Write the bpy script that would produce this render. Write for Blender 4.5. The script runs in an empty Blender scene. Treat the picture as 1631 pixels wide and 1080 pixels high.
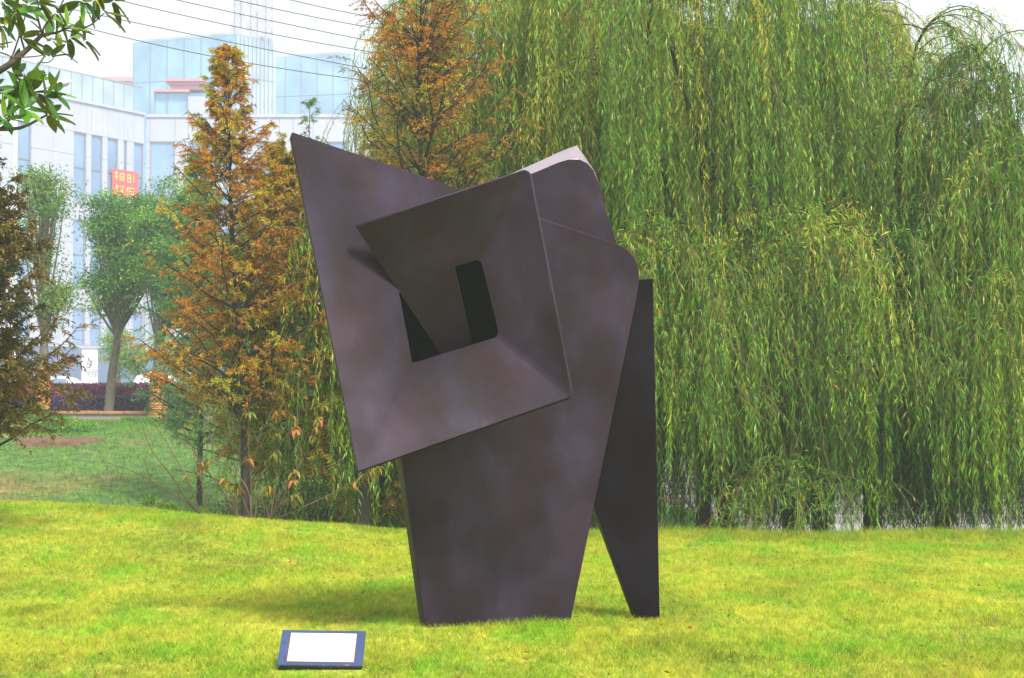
import bpy, bmesh, math, random
import numpy as np
from mathutils import Vector, Matrix, noise as mnoise
random.seed(7); RNG = np.random.default_rng(11)
SC = bpy.context.scene
COL = SC.collection
R = math.radians

# ------------------------------------------------------------------ camera
FPX = 3000.0; CAMZ = 1.6; PITCH = math.atan((640-540)/FPX)
cam_d = bpy.data.cameras.new('camera'); cam = bpy.data.objects.new('camera', cam_d); COL.objects.link(cam)
cam_d.sensor_width = 36; cam_d.lens = FPX/1631*36; cam_d.clip_start = 0.1; cam_d.clip_end = 3000
cam.location = (0, 0, CAMZ); cam.rotation_euler = (R(90)+PITCH, 0, 0)
cam_d.dof.use_dof = True; cam_d.dof.focus_distance = 14.5; cam_d.dof.aperture_fstop = 16
SC.camera = cam

# ------------------------------------------------------------------ world and sun
SUN_EL, SUN_AZ = 54, 31          # azimuth: degrees to the right of straight behind the camera
w = bpy.data.worlds.new('World'); SC.world = w; w.use_nodes = True
nt = w.node_tree; nt.nodes.clear()
wo = nt.nodes.new('ShaderNodeOutputWorld'); bg = nt.nodes.new('ShaderNodeBackground')
sky = nt.nodes.new('ShaderNodeTexSky'); sky.sky_type = 'NISHITA'; sky.sun_disc = False
sky.sun_elevation = R(SUN_EL); sky.sun_rotation = R(180-SUN_AZ)
sky.air_density = 1.0; sky.dust_density = 4.0; sky.ozone_density = 1.0
mx = nt.nodes.new('ShaderNodeMix'); mx.data_type = 'RGBA'; mx.inputs[0].default_value = 0.72
mx.inputs[7].default_value = (9.6, 9.7, 10.1, 1)      # high thin overcast, same in every direction
nt.links.new(sky.outputs[0], mx.inputs[6]); nt.links.new(mx.outputs[2], bg.inputs[0])
bg.inputs[1].default_value = 0.10
nt.links.new(bg.outputs[0], wo.inputs[0])
sun_d = bpy.data.lights.new('sun', 'SUN'); sun_d.energy = 4.5; sun_d.angle = R(13); sun_d.color = (1, .95, .86)
sun = bpy.data.objects.new('sun', sun_d); COL.objects.link(sun)
sd = Vector((math.sin(R(SUN_AZ))*math.cos(R(SUN_EL)), -math.cos(R(SUN_AZ))*math.cos(R(SUN_EL)), math.sin(R(SUN_EL))))
sun.rotation_euler = sd.to_track_quat('Z', 'Y').to_euler(); sun.location = (8, -8, 20)
SC.view_settings.view_transform = 'Standard'; SC.view_settings.look = 'None'
SC.view_settings.exposure = 0.5; SC.view_settings.gamma = 1; SC.view_settings.use_curve_mapping = False
SC.render.engine = 'CYCLES'
cy = SC.cycles
cy.max_bounces = 6; cy.diffuse_bounces = 3; cy.glossy_bounces = 2; cy.transmission_bounces = 3; cy.volume_bounces = 1
cy.transparent_max_bounces = 8; cy.use_denoising = True

# ------------------------------------------------------------------ helpers
CP, SP = math.cos(PITCH), math.sin(PITCH)
def at(px, py, Y):
    """world point seen at a photo pixel at distance Y"""
    a = (px-815.5)/FPX; b = (540-py)/FPX
    y = CP-SP*b; z = SP+CP*b
    return Vector((a/y*Y, Y, CAMZ+z/y*Y))
def ray(px, py):
    return at(px, py, 1.0)-Vector((0, 0, CAMZ))
def onplane(px, py, p0, n):
    c = Vector((0, 0, CAMZ)); d = ray(px, py)
    return c+d*((p0-c).dot(n)/d.dot(n))
def tag(o, label=None, cat=None, group=None, kind=None):
    if label: o['label'] = label
    if cat: o['category'] = cat
    if group: o['group'] = group
    if kind: o['kind'] = kind
    return o
def link(o, parent=None):
    COL.objects.link(o)
    if parent is not None:
        o.parent = parent
        o.matrix_parent_inverse = parent.matrix_basis.inverted() if parent.parent is None else Matrix()
    return o
def empty(name, loc, label, cat, group=None):
    o = bpy.data.objects.new(name, None); o.location = loc; o.empty_display_size = .2
    COL.objects.link(o); return tag(o, label, cat, group)
def mesh_np(name, V, F, mat, parent=None, attr=None, smooth=False):
    """V (N,3); F list of int arrays (M,k)"""
    me = bpy.data.meshes.new(name)
    V = np.asarray(V, np.float32).reshape(-1, 3)
    if not isinstance(F, list): F = [F]
    F = [np.asarray(f, np.int32) for f in F if len(f)]
    loops = np.concatenate([f.ravel() for f in F]); tot = np.concatenate([np.full(len(f), f.shape[1], np.int32) for f in F])
    me.vertices.add(len(V)); me.vertices.foreach_set('co', V.ravel())
    me.loops.add(len(loops)); me.loops.foreach_set('vertex_index', loops)
    me.polygons.add(len(tot)); st = np.concatenate([[0], np.cumsum(tot)[:-1]]).astype(np.int32)
    me.polygons.foreach_set('loop_start', st)
    if smooth: me.polygons.foreach_set('use_smooth', np.ones(len(tot), bool))
    me.update(calc_edges=True)
    if attr is not None:
        a = me.attributes.new('tint', 'FLOAT', 'POINT'); a.data.foreach_set('value', np.asarray(attr, np.float32))
    if mat: me.materials.append(mat)
    o = bpy.data.objects.new(name, me)
    return link(o, parent)
def bm_obj(name, bm, mat, parent=None, smooth=None):
    me = bpy.data.meshes.new(name); bm.to_mesh(me); bm.free()
    if smooth is not None:
        me.shade_smooth(); me.set_sharp_from_angle(angle=R(smooth))
    if mat: me.materials.append(mat)
    return link(bpy.data.objects.new(name, me), parent)
def box_bm(bm, lo, hi, M=None):
    vs = [bm.verts.new((x, y, z)) for x in (lo[0], hi[0]) for y in (lo[1], hi[1]) for z in (lo[2], hi[2])]
    for f in ((0,1,3,2),(4,6,7,5),(0,4,5,1),(2,3,7,6),(0,2,6,4),(1,5,7,3)):
        bm.faces.new([vs[i] for i in f])
    if M is not None:
        for v in vs: v.co = M @ v.co
def box(name, lo, hi, mat, parent=None, M=None, bev=0):
    bm = bmesh.new(); box_bm(bm, lo, hi, M)
    bmesh.ops.recalc_face_normals(bm, faces=bm.faces)
    if bev: bmesh.ops.bevel(bm, geom=bm.edges[:], offset=bev, segments=2, affect='EDGES', profile=.5)
    return bm_obj(name, bm, mat, parent)
def norm(a): return a/np.maximum(np.linalg.norm(a, axis=-1, keepdims=True), 1e-9)
def tubes(P, Rad, sides=5):
    """P (N,K,3), Rad (N,K) -> V,F"""
    P = np.asarray(P, float); N, K, _ = P.shape
    T = norm(np.gradient(P, axis=1)) if K > 1 else P
    ref = np.where(np.abs(T[..., 2:3]) > .9, np.array([1., 0, 0]), np.array([0, 0, 1.]))
    A = norm(np.cross(T, ref)); B = np.cross(T, A)
    ang = np.arange(sides)/sides*2*np.pi
    V = P[:, :, None]+Rad[:, :, None, None]*(A[:, :, None]*np.cos(ang)[None, None, :, None]+B[:, :, None]*np.sin(ang)[None, None, :, None])
    n = np.arange(N)[:, None, None]*K*sides; k = np.arange(K-1)[None, :, None]*sides; s = np.arange(sides)[None, None]
    s2 = (s+1) % sides
    F = np.stack([n+k+s, n+k+s2, n+k+sides+s2, n+k+sides+s], -1).reshape(-1, 4)
    return V.reshape(-1, 3), F
def leaves(P, D, L, W, droop=.15):
    """one rhombic leaf per row"""
    N = len(P); D = norm(D)
    S = norm(np.cross(D, RNG.normal(size=(N, 3))))
    L = np.broadcast_to(L, N)[:, None]; W = np.broadcast_to(W, N)[:, None]
    v0 = P; tip = P+D*L; tip[:, 2] -= droop*L[:, 0]
    mid = P+D*L*.45
    V = np.stack([v0, mid+S*W/2, tip, mid-S*W/2], 1).reshape(-1, 3)
    return V, np.arange(4*N).reshape(N, 4)
class Acc:
    def __init__(s): s.V = []; s.F = {}; s.A = []; s.n = 0
    def add(s, V, F, a=None):
        s.V.append(V); s.F.setdefault(F.shape[1], []).append(F+s.n); s.n += len(V)
        s.A.append(np.zeros(len(V)) if a is None else a)
    def build(s, name, mat, parent=None, smooth=False, attr=True):
        return mesh_np(name, np.concatenate(s.V), [np.concatenate(f) for f in s.F.values()], mat, parent,
                       np.concatenate(s.A) if attr else None, smooth)
def curve_pts(pts, K):
    """Catmull-Rom through control points, K samples"""
    P = np.array([list(p) for p in pts], float)
    if len(P) == 2: return P[0]+(P[1]-P[0])*np.linspace(0, 1, K)[:, None]
    Q = np.vstack([2*P[0]-P[1], P, 2*P[-1]-P[-2]]); out = []
    for u in np.linspace(0, len(P)-1-1e-6, K):
        i = int(u); t = u-i; a, b, c, d = Q[i:i+4]
        out.append(.5*((2*b)+(c-a)*t+(2*a-5*b+4*c-d)*t*t+(3*b-a-3*c+d)*t**3))
    return np.array(out)
def sstep(a, b, x):
    t = np.clip((x-a)/(b-a), 0, 1); return t*t*(3-2*t)

# ------------------------------------------------------------------ materials
def newmat(name):
    m = bpy.data.materials.new(name); m.use_nodes = True
    return m, m.node_tree, m.node_tree.nodes['Principled BSDF'], m.node_tree.nodes['Material Output']
def ramp(nt, src, stops):
    r = nt.nodes.new('ShaderNodeValToRGB'); e = r.color_ramp.elements
    while len(e) > 1: e.remove(e[-1])
    e[0].position = stops[0][0]; e[0].color = (*stops[0][1], 1)
    for p, c in stops[1:]:
        x = e.new(p); x.color = (*c, 1)
    nt.links.new(src, r.inputs[0]); return r.outputs[0]
def noise(nt, scale, detail=3, rough=.55, coord='Object', vec=None, stretch=None):
    n = nt.nodes.new('ShaderNodeTexNoise'); n.inputs['Scale'].default_value = scale
    n.inputs['Detail'].default_value = detail; n.inputs['Roughness'].default_value = rough
    tc = nt.nodes.new('ShaderNodeTexCoord'); src = tc.outputs[coord]
    if stretch:
        mp = nt.nodes.new('ShaderNodeMapping'); mp.inputs['Scale'].default_value = stretch
        nt.links.new(src, mp.inputs[0]); src = mp.outputs[0]
    nt.links.new(src, n.inputs['Vector']); return n.outputs['Fac']
def mixc(nt, fac, a, b, mode='MIX'):
    m = nt.nodes.new('ShaderNodeMix'); m.data_type = 'RGBA'; m.blend_type = mode
    for s, v in ((m.inputs[0], fac), (m.inputs[6], a), (m.inputs[7], b)):
        if isinstance(v, (int, float)): s.default_value = v
        elif isinstance(v, tuple): s.default_value = (*v, 1)
        else: nt.links.new(v, s)
    return m.outputs[2]
def bump(nt, bsdf, h, strength=.3, dist=.02):
    b = nt.nodes.new('ShaderNodeBump'); b.inputs['Strength'].default_value = strength; b.inputs['Distance'].default_value = dist
    nt.links.new(h, b.inputs['Height']); nt.links.new(b.outputs[0], bsdf.inputs['Normal'])
def leafmat(name, stops, trans=.35, rough=.5, patch=None, spec=.3):
    m, nt, b, out = newmat(name)
    at_ = nt.nodes.new('ShaderNodeAttribute'); at_.attribute_name = 'tint'
    c = ramp(nt, at_.outputs['Fac'], stops)
    if patch: c = patch(nt, c)
    nt.links.new(c, b.inputs['Base Color']); b.inputs['Roughness'].default_value = rough
    b.inputs['Specular IOR Level'].default_value = spec
    tr = nt.nodes.new('ShaderNodeBsdfTranslucent'); nt.links.new(c, tr.inputs[0])
    mxs = nt.nodes.new('ShaderNodeMixShader'); mxs.inputs[0].default_value = trans
    nt.links.new(b.outputs[0], mxs.inputs[1]); nt.links.new(tr.outputs[0], mxs.inputs[2]); nt.links.new(mxs.outputs[0], out.inputs[0])
    return m
def plain(name, col, rough=.7, metal=0, var=.15, scale=8, bmp=.15, spec=.5):
    m, nt, b, out = newmat(name)
    n = noise(nt, scale, 5)
    c = ramp(nt, n, [(.3, tuple(x*(1-var) for x in col)), (.7, tuple(min(1, x*(1+var)) for x in col))])
    nt.links.new(c, b.inputs['Base Color']); b.inputs['Roughness'].default_value = rough; b.inputs['Metallic'].default_value = metal
    b.inputs['Specular IOR Level'].default_value = spec
    if bmp: bump(nt, b, noise(nt, scale*4, 4), bmp, .01)
    return m
M = {}
def bronze(name, k=1.0):
    m, nt, b, out = newmat(name)
    n1 = noise(nt, 1.5, 3, .5); n2 = noise(nt, 3.0, 4, .6, stretch=(1, 1, .5)); n3 = noise(nt, 45, 3, .6, stretch=(1, 1, .25))
    c = ramp(nt, n1, [(.36, (.010*k, .0052*k, .0085*k)), (.50, (.023*k, .0132*k, .0225*k)), (.62, (.046*k, .030*k, .053*k))])
    c2 = ramp(nt, n2, [(.36, (.023*k, .0068*k, .009*k)), (.50, (.024*k, .014*k, .023*k)), (.64, (.037*k, .027*k, .057*k))])
    c = mixc(nt, .45, c, c2)
    c = mixc(nt, .25, c, ramp(nt, n3, [(.3, (.62, .62, .62)), (.7, (1.2, 1.2, 1.2))]), 'MULTIPLY')
    nt.links.new(c, b.inputs['Base Color'])
    r = ramp(nt, n2, [(.3, (.56,)*3), (.7, (.40,)*3)]); nt.links.new(r, b.inputs['Roughness'])
    b.inputs['Metallic'].default_value = .25; b.inputs['Specular IOR Level'].default_value = .22
    bump(nt, b, noise(nt, 9, 5, .6), .12, .01)
    return m
M['bronze'] = bronze('patinated_bronze'); M['bronze_shaded'] = bronze('shaded_bronze', .32)  # second copy is darkened: shade of leg slab and hole put into the colour
M['bronze_shaded'].node_tree.nodes['Principled BSDF'].inputs['Specular IOR Level'].default_value = .08
M['bronze_skylit'] = plain('sky_lit_bronze', (.30, .25, .28), .35, .3, var=.12, scale=4, bmp=.05)  # pale tone stands for the sky reflected in the rear slab's top edge
M['bark'] = plain('bark', (.085, .065, .048), .9, var=.45, scale=14, bmp=.6)
M['bark_dark'] = plain('bark_dark', (.035, .027, .022), .9, var=.4, scale=14, bmp=.6)
M['bark_grey'] = plain('bark_grey', (.16, .135, .105), .9, var=.3, scale=9, bmp=.5)
M['twig_willow'] = plain('willow_twig', (.20, .14, .035), .7, var=.3, bmp=0)
M['twig_brown'] = plain('brown_twig', (.12, .07, .04), .8, var=.3, bmp=0)
M['twig_grey'] = plain('grey_twig', (.17, .13, .12), .8, var=.3, bmp=0)
M['rope'] = plain('straw_rope', (.50, .22, .06), .9, var=.35, scale=25, bmp=.5)
M['stone_wall'] = plain('rendered_wall', (.30, .26, .24), .85, var=.15, scale=5)
M['coping'] = plain('sandstone_coping', (.42, .20, .10), .8, var=.2, scale=5)
M['stone'] = plain('pale_facade_stone', (.40, .42, .50), .7, var=.08, scale=.6, bmp=.05)  # slight blue of far haze mixed into the stone colour
M['stone_back'] = plain('facade_joint', (.26, .28, .34), .9, bmp=0)
M['concrete'] = plain('pale_concrete', (.30, .28, .27), .85, var=.15, scale=3)
M['paving'] = plain('pale_paving', (.42, .41, .40), .8, var=.12, scale=2)
M['white'] = plain('white_paint', (.80, .80, .80), .35, var=.03, scale=3, bmp=0)
M['mast'] = plain('lilac_grey_paint', (.42, .38, .52), .6, var=.1, bmp=0)
M['metal'] = plain('grey_metal', (.35, .36, .38), .4, .6, var=.1, bmp=0)
M['cable'] = plain('black_cable', (.03, .03, .03), .6, var=.1, bmp=0)
M['darkpanel'] = plain('dark_shopfront', (.10, .15, .26), .35, var=.2, scale=.4, bmp=0)
M['redroof'] = plain('red_cornice', (.55, .24, .25), .7, var=.1, bmp=0)
M['sign_red'] = plain('red_banner', (.85, .05, .05), .6, var=.06, bmp=0)
M['sign_yellow'] = plain('yellow_lettering', (.85, .60, .06), .6, var=.05, bmp=0)
M['ink'] = plain('grey_lettering', (.25, .26, .36), .6, var=.05, bmp=0)
M['faint_ink'] = plain('faint_lettering', (.22, .21, .19), .6, var=.05, bmp=0)
M['plaque_frame'] = plain('blue_grey_metal', (.035, .062, .15), .45, .1, var=.12, scale=6, bmp=.05)
M['plaque_side'] = plain('dark_metal_edge', (.012, .014, .03), .6, var=.1, bmp=0)
M['plaque_red'] = plain('red_edging', (.5, .10, .10), .6, var=.1, bmp=0)
M['soil'] = plain('brown_soil', (.13, .065, .035), .95, var=.6, scale=6, bmp=.6)
M['rubber'] = plain('rubber', (.02, .02, .02), .8, bmp=0)
M['carglass'] = plain('car_glass', (.12, .22, .30), .08, bmp=0)
def glass(name, col, rough=.12):
    m, nt, b, out = newmat(name)
    n = noise(nt, .25, 2)
    c = ramp(nt, n, [(.35, tuple(x*.8 for x in col)), (.65, tuple(x*1.2 for x in col))])
    nt.links.new(c, b.inputs['Base Color']); b.inputs['Roughness'].default_value = rough; b.inputs['Metallic'].default_value = .35
    return m
M['glass'] = glass('window_glass', (.24, .36, .56), .25); M['tower_glass'] = glass('tower_glass', (.26, .46, .66), .2); M['pale_glass'] = glass('pale_glass', (.42, .53, .64), .3)  # window glass lightened, part of the distance haze is in its colour

def lawn_patch(nt, c):
    a = noise(nt, .9, 4, .6, stretch=(1, .4, 1)); b_ = noise(nt, 3.4, 4, .65, stretch=(1, .4, 1))
    f = nt.nodes.new('ShaderNodeMath'); f.operation = 'ADD'; nt.links.new(a, f.inputs[0]); nt.links.new(b_, f.inputs[1])
    g = ramp(nt, f.outputs[0], [(.80/2+.04, (0, 0, 0)), (1.12/2+.04, (1, 1, 1))])
    # ramp input is clamped 0..1, so halve first
    h = nt.nodes.new('ShaderNodeMath'); h.operation = 'MULTIPLY'; h.inputs[1].default_value = .5
    nt.links.new(f.outputs[0], h.inputs[0]); g.node.inputs[0]; nt.links.new(h.outputs[0], g.node.inputs[0])
    dry = mixc(nt, .45, (.56, .51, .055), c)
    out_ = mixc(nt, g, dry, c)
    br = noise(nt, 1.6, 3, .6)
    k = ramp(nt, br, [(.66, (0, 0, 0)), (.74, (1, 1, 1))])
    k2 = nt.nodes.new('ShaderNodeMath'); k2.operation = 'MULTIPLY'; k2.inputs[1].default_value = .45; nt.links.new(k, k2.inputs[0])
    lush = ramp(nt, noise(nt, 1.5, 5, .62, stretch=(1, .4, 1)), [(.50, (0, 0, 0)), (.62, (.6, .6, .6))])
    out_ = mixc(nt, lush, out_, mixc(nt, .35, (.12, .42, .008), c))
    ol = ramp(nt, noise(nt, 1.3, 5, .65, stretch=(1, .4, 1)), [(.36, (.45, .45, .45)), (.50, (0, 0, 0))])
    out_ = mixc(nt, ol, out_, (.20, .21, .02))
    gr = ramp(nt, noise(nt, 16, 4, .75, stretch=(1, .4, 1)), [(.36, (.62, .70, .55)), (.50, (1.1, 1.1, 1.1)), (.64, (1.6, 1.5, 1.5))])
    out_ = mixc(nt, .9, out_, gr, 'MULTIPLY')
    return mixc(nt, k2.outputs[0], out_, (.40, .24, .06))
GREEN = [(0, (.08, .19, .006)), (.4, (.23, .41, .010)), (.75, (.36, .48, .02)), (1, (.62, .54, .12))]
M['blade'] = leafmat('lawn_grass', GREEN, .3, .6, lawn_patch, .2)
def bank_patch(nt, c):
    a = noise(nt, .35, 5, .6)
    k = ramp(nt, a, [(.50, (0, 0, 0)), (.66, (.75, .75, .75))])
    c = mixc(nt, k, c, (.26, .17, .06))
    gr = ramp(nt, noise(nt, 3.5, 5, .75), [(.36, (.45, .5, .45)), (.50, (1, 1, 1)), (.64, (1.6, 1.45, 1.2))])
    return mixc(nt, .9, c, gr, 'MULTIPLY')
M['bank_blade'] = leafmat('bank_grass', [(0, (.05, .15, .015)), (.6, (.13, .31, .02)), (1, (.34, .42, .05))], .3, .6, bank_patch, .2)
mg, nt, b, out = newmat('turf_ground')
c0 = ramp(nt, noise(nt, 9, 6, .7), [(.3, (.16, .22, .02)), (.6, (.30, .34, .03)), (.8, (.34, .26, .06))])
nt.links.new(lawn_patch(nt, c0), b.inputs['Base Color']); b.inputs['Roughness'].default_value = .95
bump(nt, b, noise(nt, 60, 5, .7), .8, .02); M['turf'] = mg
mg, nt, b, out = newmat('bank_turf')
c0 = ramp(nt, noise(nt, 3, 6, .7), [(.3, (.05, .11, .02)), (.6, (.09, .19, .03)), (.8, (.16, .12, .05))])
nt.links.new(bank_patch(nt, c0), b.inputs['Base Color']); b.inputs['Roughness'].default_value = .95
bump(nt, b, noise(nt, 20, 5, .7), .8, .03); M['bank'] = mg

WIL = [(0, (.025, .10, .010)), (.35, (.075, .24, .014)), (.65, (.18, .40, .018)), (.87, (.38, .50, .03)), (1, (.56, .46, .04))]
M['willow'] = leafmat('willow_leaf', WIL, .27, .42)
M['rust'] = leafmat('rusty_needles', [(0, (.13, .18, .012)), (.22, (.34, .25, .015)), (.45, (.54, .17, .02)), (.68, (.62, .26, .024)), (.85, (.60, .42, .03)), (1, (.46, .48, .04))], .35, .6)
M['gold'] = leafmat('golden_needles', [(0, (.16, .20, .015)), (.35, (.44, .36, .02)), (.7, (.64, .48, .03)), (1, (.60, .24, .03))], .35, .6)
M['umber'] = leafmat('umber_needles', [(0, (.04, .06, .012)), (.4, (.12, .09, .02)), (.7, (.22, .13, .03)), (.9, (.20, .28, .03)), (1, (.45, .14, .03))], .3, .6)
M['teal'] = leafmat('green_needles', [(0, (.06, .18, .06)), (.6, (.13, .32, .09)), (1, (.30, .42, .09))], .35, .6)
M['broad'] = leafmat('broad_leaf', [(0, (.05, .15, .03)), (.5, (.13, .33, .05)), (.85, (.30, .48, .05)), (1, (.55, .50, .06))], .3, .45)
M['bright'] = leafmat('bright_leaf', [(0, (.08, .2, .03)), (.6, (.20, .36, .05)), (1, (.42, .42, .06))], .4, .5)
M['hedge_pink'] = leafmat('pink_purple_leaf', [(0, (.22, .03, .14)), (.6, (.56, .11, .34)), (1, (.74, .26, .44))], .3, .5)
M['hedge_dark'] = leafmat('dark_purple_leaf', [(0, (.05, .014, .09)), (.6, (.16, .05, .22)), (1, (.28, .10, .30))], .2, .5)
M['peach'] = leafmat('peach_leaf', [(0, (.13, .18, .02)), (.4, (.34, .26, .03)), (.7, (.52, .20, .05)), (1, (.55, .13, .08))], .4, .45)
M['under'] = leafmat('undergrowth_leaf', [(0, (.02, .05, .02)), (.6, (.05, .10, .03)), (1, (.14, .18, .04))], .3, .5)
def magmat():
    m, nt, b, out = newmat('magnolia_leaf')
    oi = nt.nodes.new('ShaderNodeObjectInfo')
    up = ramp(nt, oi.outputs['Random'], [(0, (.035, .13, .012)), (.6, (.09, .27, .012)), (.85, (.24, .40, .02)), (1, (.50, .48, .03))])
    dn = ramp(nt, oi.outputs['Random'], [(0, (.07, .06, .015)), (.5, (.08, .13, .015)), (1, (.16, .26, .02))])
    g = nt.nodes.new('ShaderNodeNewGeometry')
    c = mixc(nt, g.outputs['Backfacing'], up, dn)
    nt.links.new(c, b.inputs['Base Color'])
    b.inputs['Roughness'].default_value = .38
    tr = nt.nodes.new('ShaderNodeBsdfTranslucent'); nt.links.new(c, tr.inputs[0])
    s = nt.nodes.new('ShaderNodeMixShader'); s.inputs[0].default_value = .3
    nt.links.new(b.outputs[0], s.inputs[1]); nt.links.new(tr.outputs[0], s.inputs[2]); nt.links.new(s.outputs[0], out.inputs[0])
    return m
M['magnolia'] = magmat()

# ------------------------------------------------------------------ terrain
def fnoise(x, y, s, seed=0):
    x = np.asarray(x, float)*s+seed; y = np.asarray(y, float)*s+seed*1.7
    return (np.sin(x*1.3+1.7*np.sin(y*.9))+np.sin(y*1.7+1.3*np.sin(x*1.1+2))+np.sin((x+y)*.8+seed))/3
def ground_z(x, y):
    x = np.asarray(x, float); y = np.asarray(y, float)
    crest = .40*sstep(0.3, -6.5, x)-.02
    z = crest*sstep(15, 22.2, y)+.018*fnoise(x, y, 1.4)*sstep(8, 10, y)
    rt = sstep(1.5, 5.5, x)                                   # 0 on the left bank side, 1 under the willows
    ditch = -.95+.08*fnoise(x, y, .5, 3)
    z = z+(ditch-z)*sstep(22.6, 28.5, y)
    bank = ditch+(1.02-ditch)*sstep(30, 50, y)**.85
    left = np.where(y > 28.5, bank, z)
    left = left+(1.30-left)*sstep(53.9, 54.3, y)
    right = z+(1.60-z)*sstep(37.3, 44, y)
    return left*(1-rt)+right*rt
def gz(x, y): return float(ground_z(x, y))
xs = np.unique(np.concatenate([np.linspace(-390, -30, 25), np.linspace(-30, -9, 40), np.linspace(-9, 9, 121), np.linspace(9, 30, 40), np.linspace(30, 390, 25)]))
ys = np.unique(np.concatenate([np.linspace(-15, 8, 8), np.linspace(8, 30, 131), np.linspace(30, 60, 100), np.linspace(60, 690, 40)]))
GX, GY = np.meshgrid(xs, ys); GZ = ground_z(GX, GY)
nx, ny = len(xs), len(ys); idx = np.arange(nx*ny).reshape(ny, nx)
F = np.stack([idx[:-1, :-1], idx[:-1, 1:], idx[1:, 1:], idx[1:, :-1]], -1).reshape(-1, 4)
g = mesh_np('ground', np.stack([GX, GY, GZ], -1), F, M['turf'], smooth=True); tag(g, kind='structure')
g.data.materials.append(M['bank'])
cyy = GY[:-1, :-1].ravel(); g.data.polygons.foreach_set('material_index', (cyy > 23.4).astype(np.int32))

# paved square behind the planter, stone terraces behind the willows
tag(box('plaza', (-120, 60, 1.25), (120, 420, 1.62), M['paving']), kind='structure')
tag(box('path', (2.5, 31, -1.3), (24, 37, -.80), M['concrete']), kind='structure')
steps = empty('stone_steps', (12, 37, -.9), 'long pale stone steps seen through gaps under the willow curtains', 'steps')
for i in range(14):
    z0 = -.80+i*.17; y0 = 37+i*.42
    for j in range(9):
        x0 = 2.6+j*2.3
        box('tread', (x0+.006, y0, z0-.3), (x0+2.29, y0+.50, z0+.168+random.uniform(-.004, .004)), M['concrete'], steps, bev=.012)

# ------------------------------------------------------------------ lawn grass
def grass(name, n, yr, hw, hgt, wid, mat, label, dens_pow=1.0, yfun=None, xr=None, cat='grass'):
    u = RNG.random(n); y = yr[0]+(yr[1]-yr[0])*u**dens_pow
    if xr: x = RNG.uniform(xr[0], xr[1], n)
    else: x = RNG.uniform(-1, 1, n)*(y*hw+.8)
    z = ground_z(x, y)
    pn = .8*fnoise(x, y, 2.1, 5)+.7*fnoise(x, y, 6.3, 9)+.7*fnoise(x, y, 17.3, 2)
    h = hgt*(.55+.6*RNG.random(n))*(1+.45*pn)
    if yfun is not None: h = h*yfun(x, y)
    h = np.maximum(h, .008)
    a = RNG.uniform(0, 2*np.pi, n); lean = RNG.normal(0, .8, (n, 2))*h[:, None]
    wd = wid*(.7+.6*RNG.random(n))
    dx = np.cos(a)*wd/2; dy = np.sin(a)*wd/2
    V = np.empty((n, 3, 3)); V[:, 0] = np.stack([x-dx, y-dy, z-.004], -1); V[:, 1] = np.stack([x+dx, y+dy, z-.004], -1)
    V[:, 2] = np.stack([x+lean[:, 0], y+lean[:, 1], z+h], -1)
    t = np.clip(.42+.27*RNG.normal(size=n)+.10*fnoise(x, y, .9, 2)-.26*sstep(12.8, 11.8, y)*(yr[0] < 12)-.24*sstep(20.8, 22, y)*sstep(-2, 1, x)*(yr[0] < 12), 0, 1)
    o = mesh_np(name, V, np.arange(3*n).reshape(n, 3), mat, attr=np.repeat(t, 3))
    return tag(o, label, cat, kind='stuff')
def crest_tall(x, y): return (1+1.3*sstep(21.6, 22.6, y)*sstep(-1.8, .4, x))*(1-.8*((x > -1.45) & (x < -.85) & (y > 11.0) & (y < 11.33)))
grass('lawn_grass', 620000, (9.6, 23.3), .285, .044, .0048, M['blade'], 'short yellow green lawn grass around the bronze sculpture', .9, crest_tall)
nl_ = 900; lx = RNG.uniform(-6.5, 6.5, nl_); ly = RNG.uniform(10, 23, nl_); az_ = RNG.uniform(0, 6.28, nl_)
V_l, F_l = leaves(np.stack([lx, ly, ground_z(lx, ly)+.03+.012*RNG.random(nl_)], -1), np.stack([np.cos(az_), np.sin(az_), RNG.normal(0, .25, nl_)], -1), RNG.uniform(.025, .055, nl_), RNG.uniform(.010, .02, nl_), .1)
tag(mesh_np('leaf_litter', V_l, F_l, plain('fallen_leaf', (.30, .15, .04), .8, var=.5, scale=3, bmp=0)), 'small brown fallen leaves scattered over the lawn', 'leaves', kind='stuff')
grass('bank_grass', 130000, (23.3, 53.8), .30, .11, .012, M['bank_blade'], 'rough darker grass on the far bank below the planter wall', .8, None, None)

# ------------------------------------------------------------------ sculpture
scl = empty('abstract_sculpture', (0, 13.5, 0), 'tall dark bronze sculpture of folded angular slabs with a square funnel opening', 'sculpture')
def plane3(a, b, c):
    n = (b-a).cross(c-a).normalized()
    if n.y > 0: n = -n
    return a, n
def finish(o, width, seg=2, ang=30, solid=0):
    if solid:
        s = o.modifiers.new('s', 'SOLIDIFY'); s.thickness = solid; s.offset = -1; s.use_even_offset = True
    b_ = o.modifiers.new('b', 'BEVEL'); b_.width = width; b_.segments = seg; b_.limit_method = 'ANGLE'; b_.angle_limit = R(50)
    dg = bpy.context.evaluated_depsgraph_get(); dg.update()
    me = bpy.data.meshes.new_from_object(o.evaluated_get(dg))
    o.modifiers.clear(); o.data = me
    me.shade_smooth(); me.set_sharp_from_angle(angle=R(ang))
    wn = o.modifiers.new('w', 'WEIGHTED_NORMAL'); wn.keep_sharp = True
    return o
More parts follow.
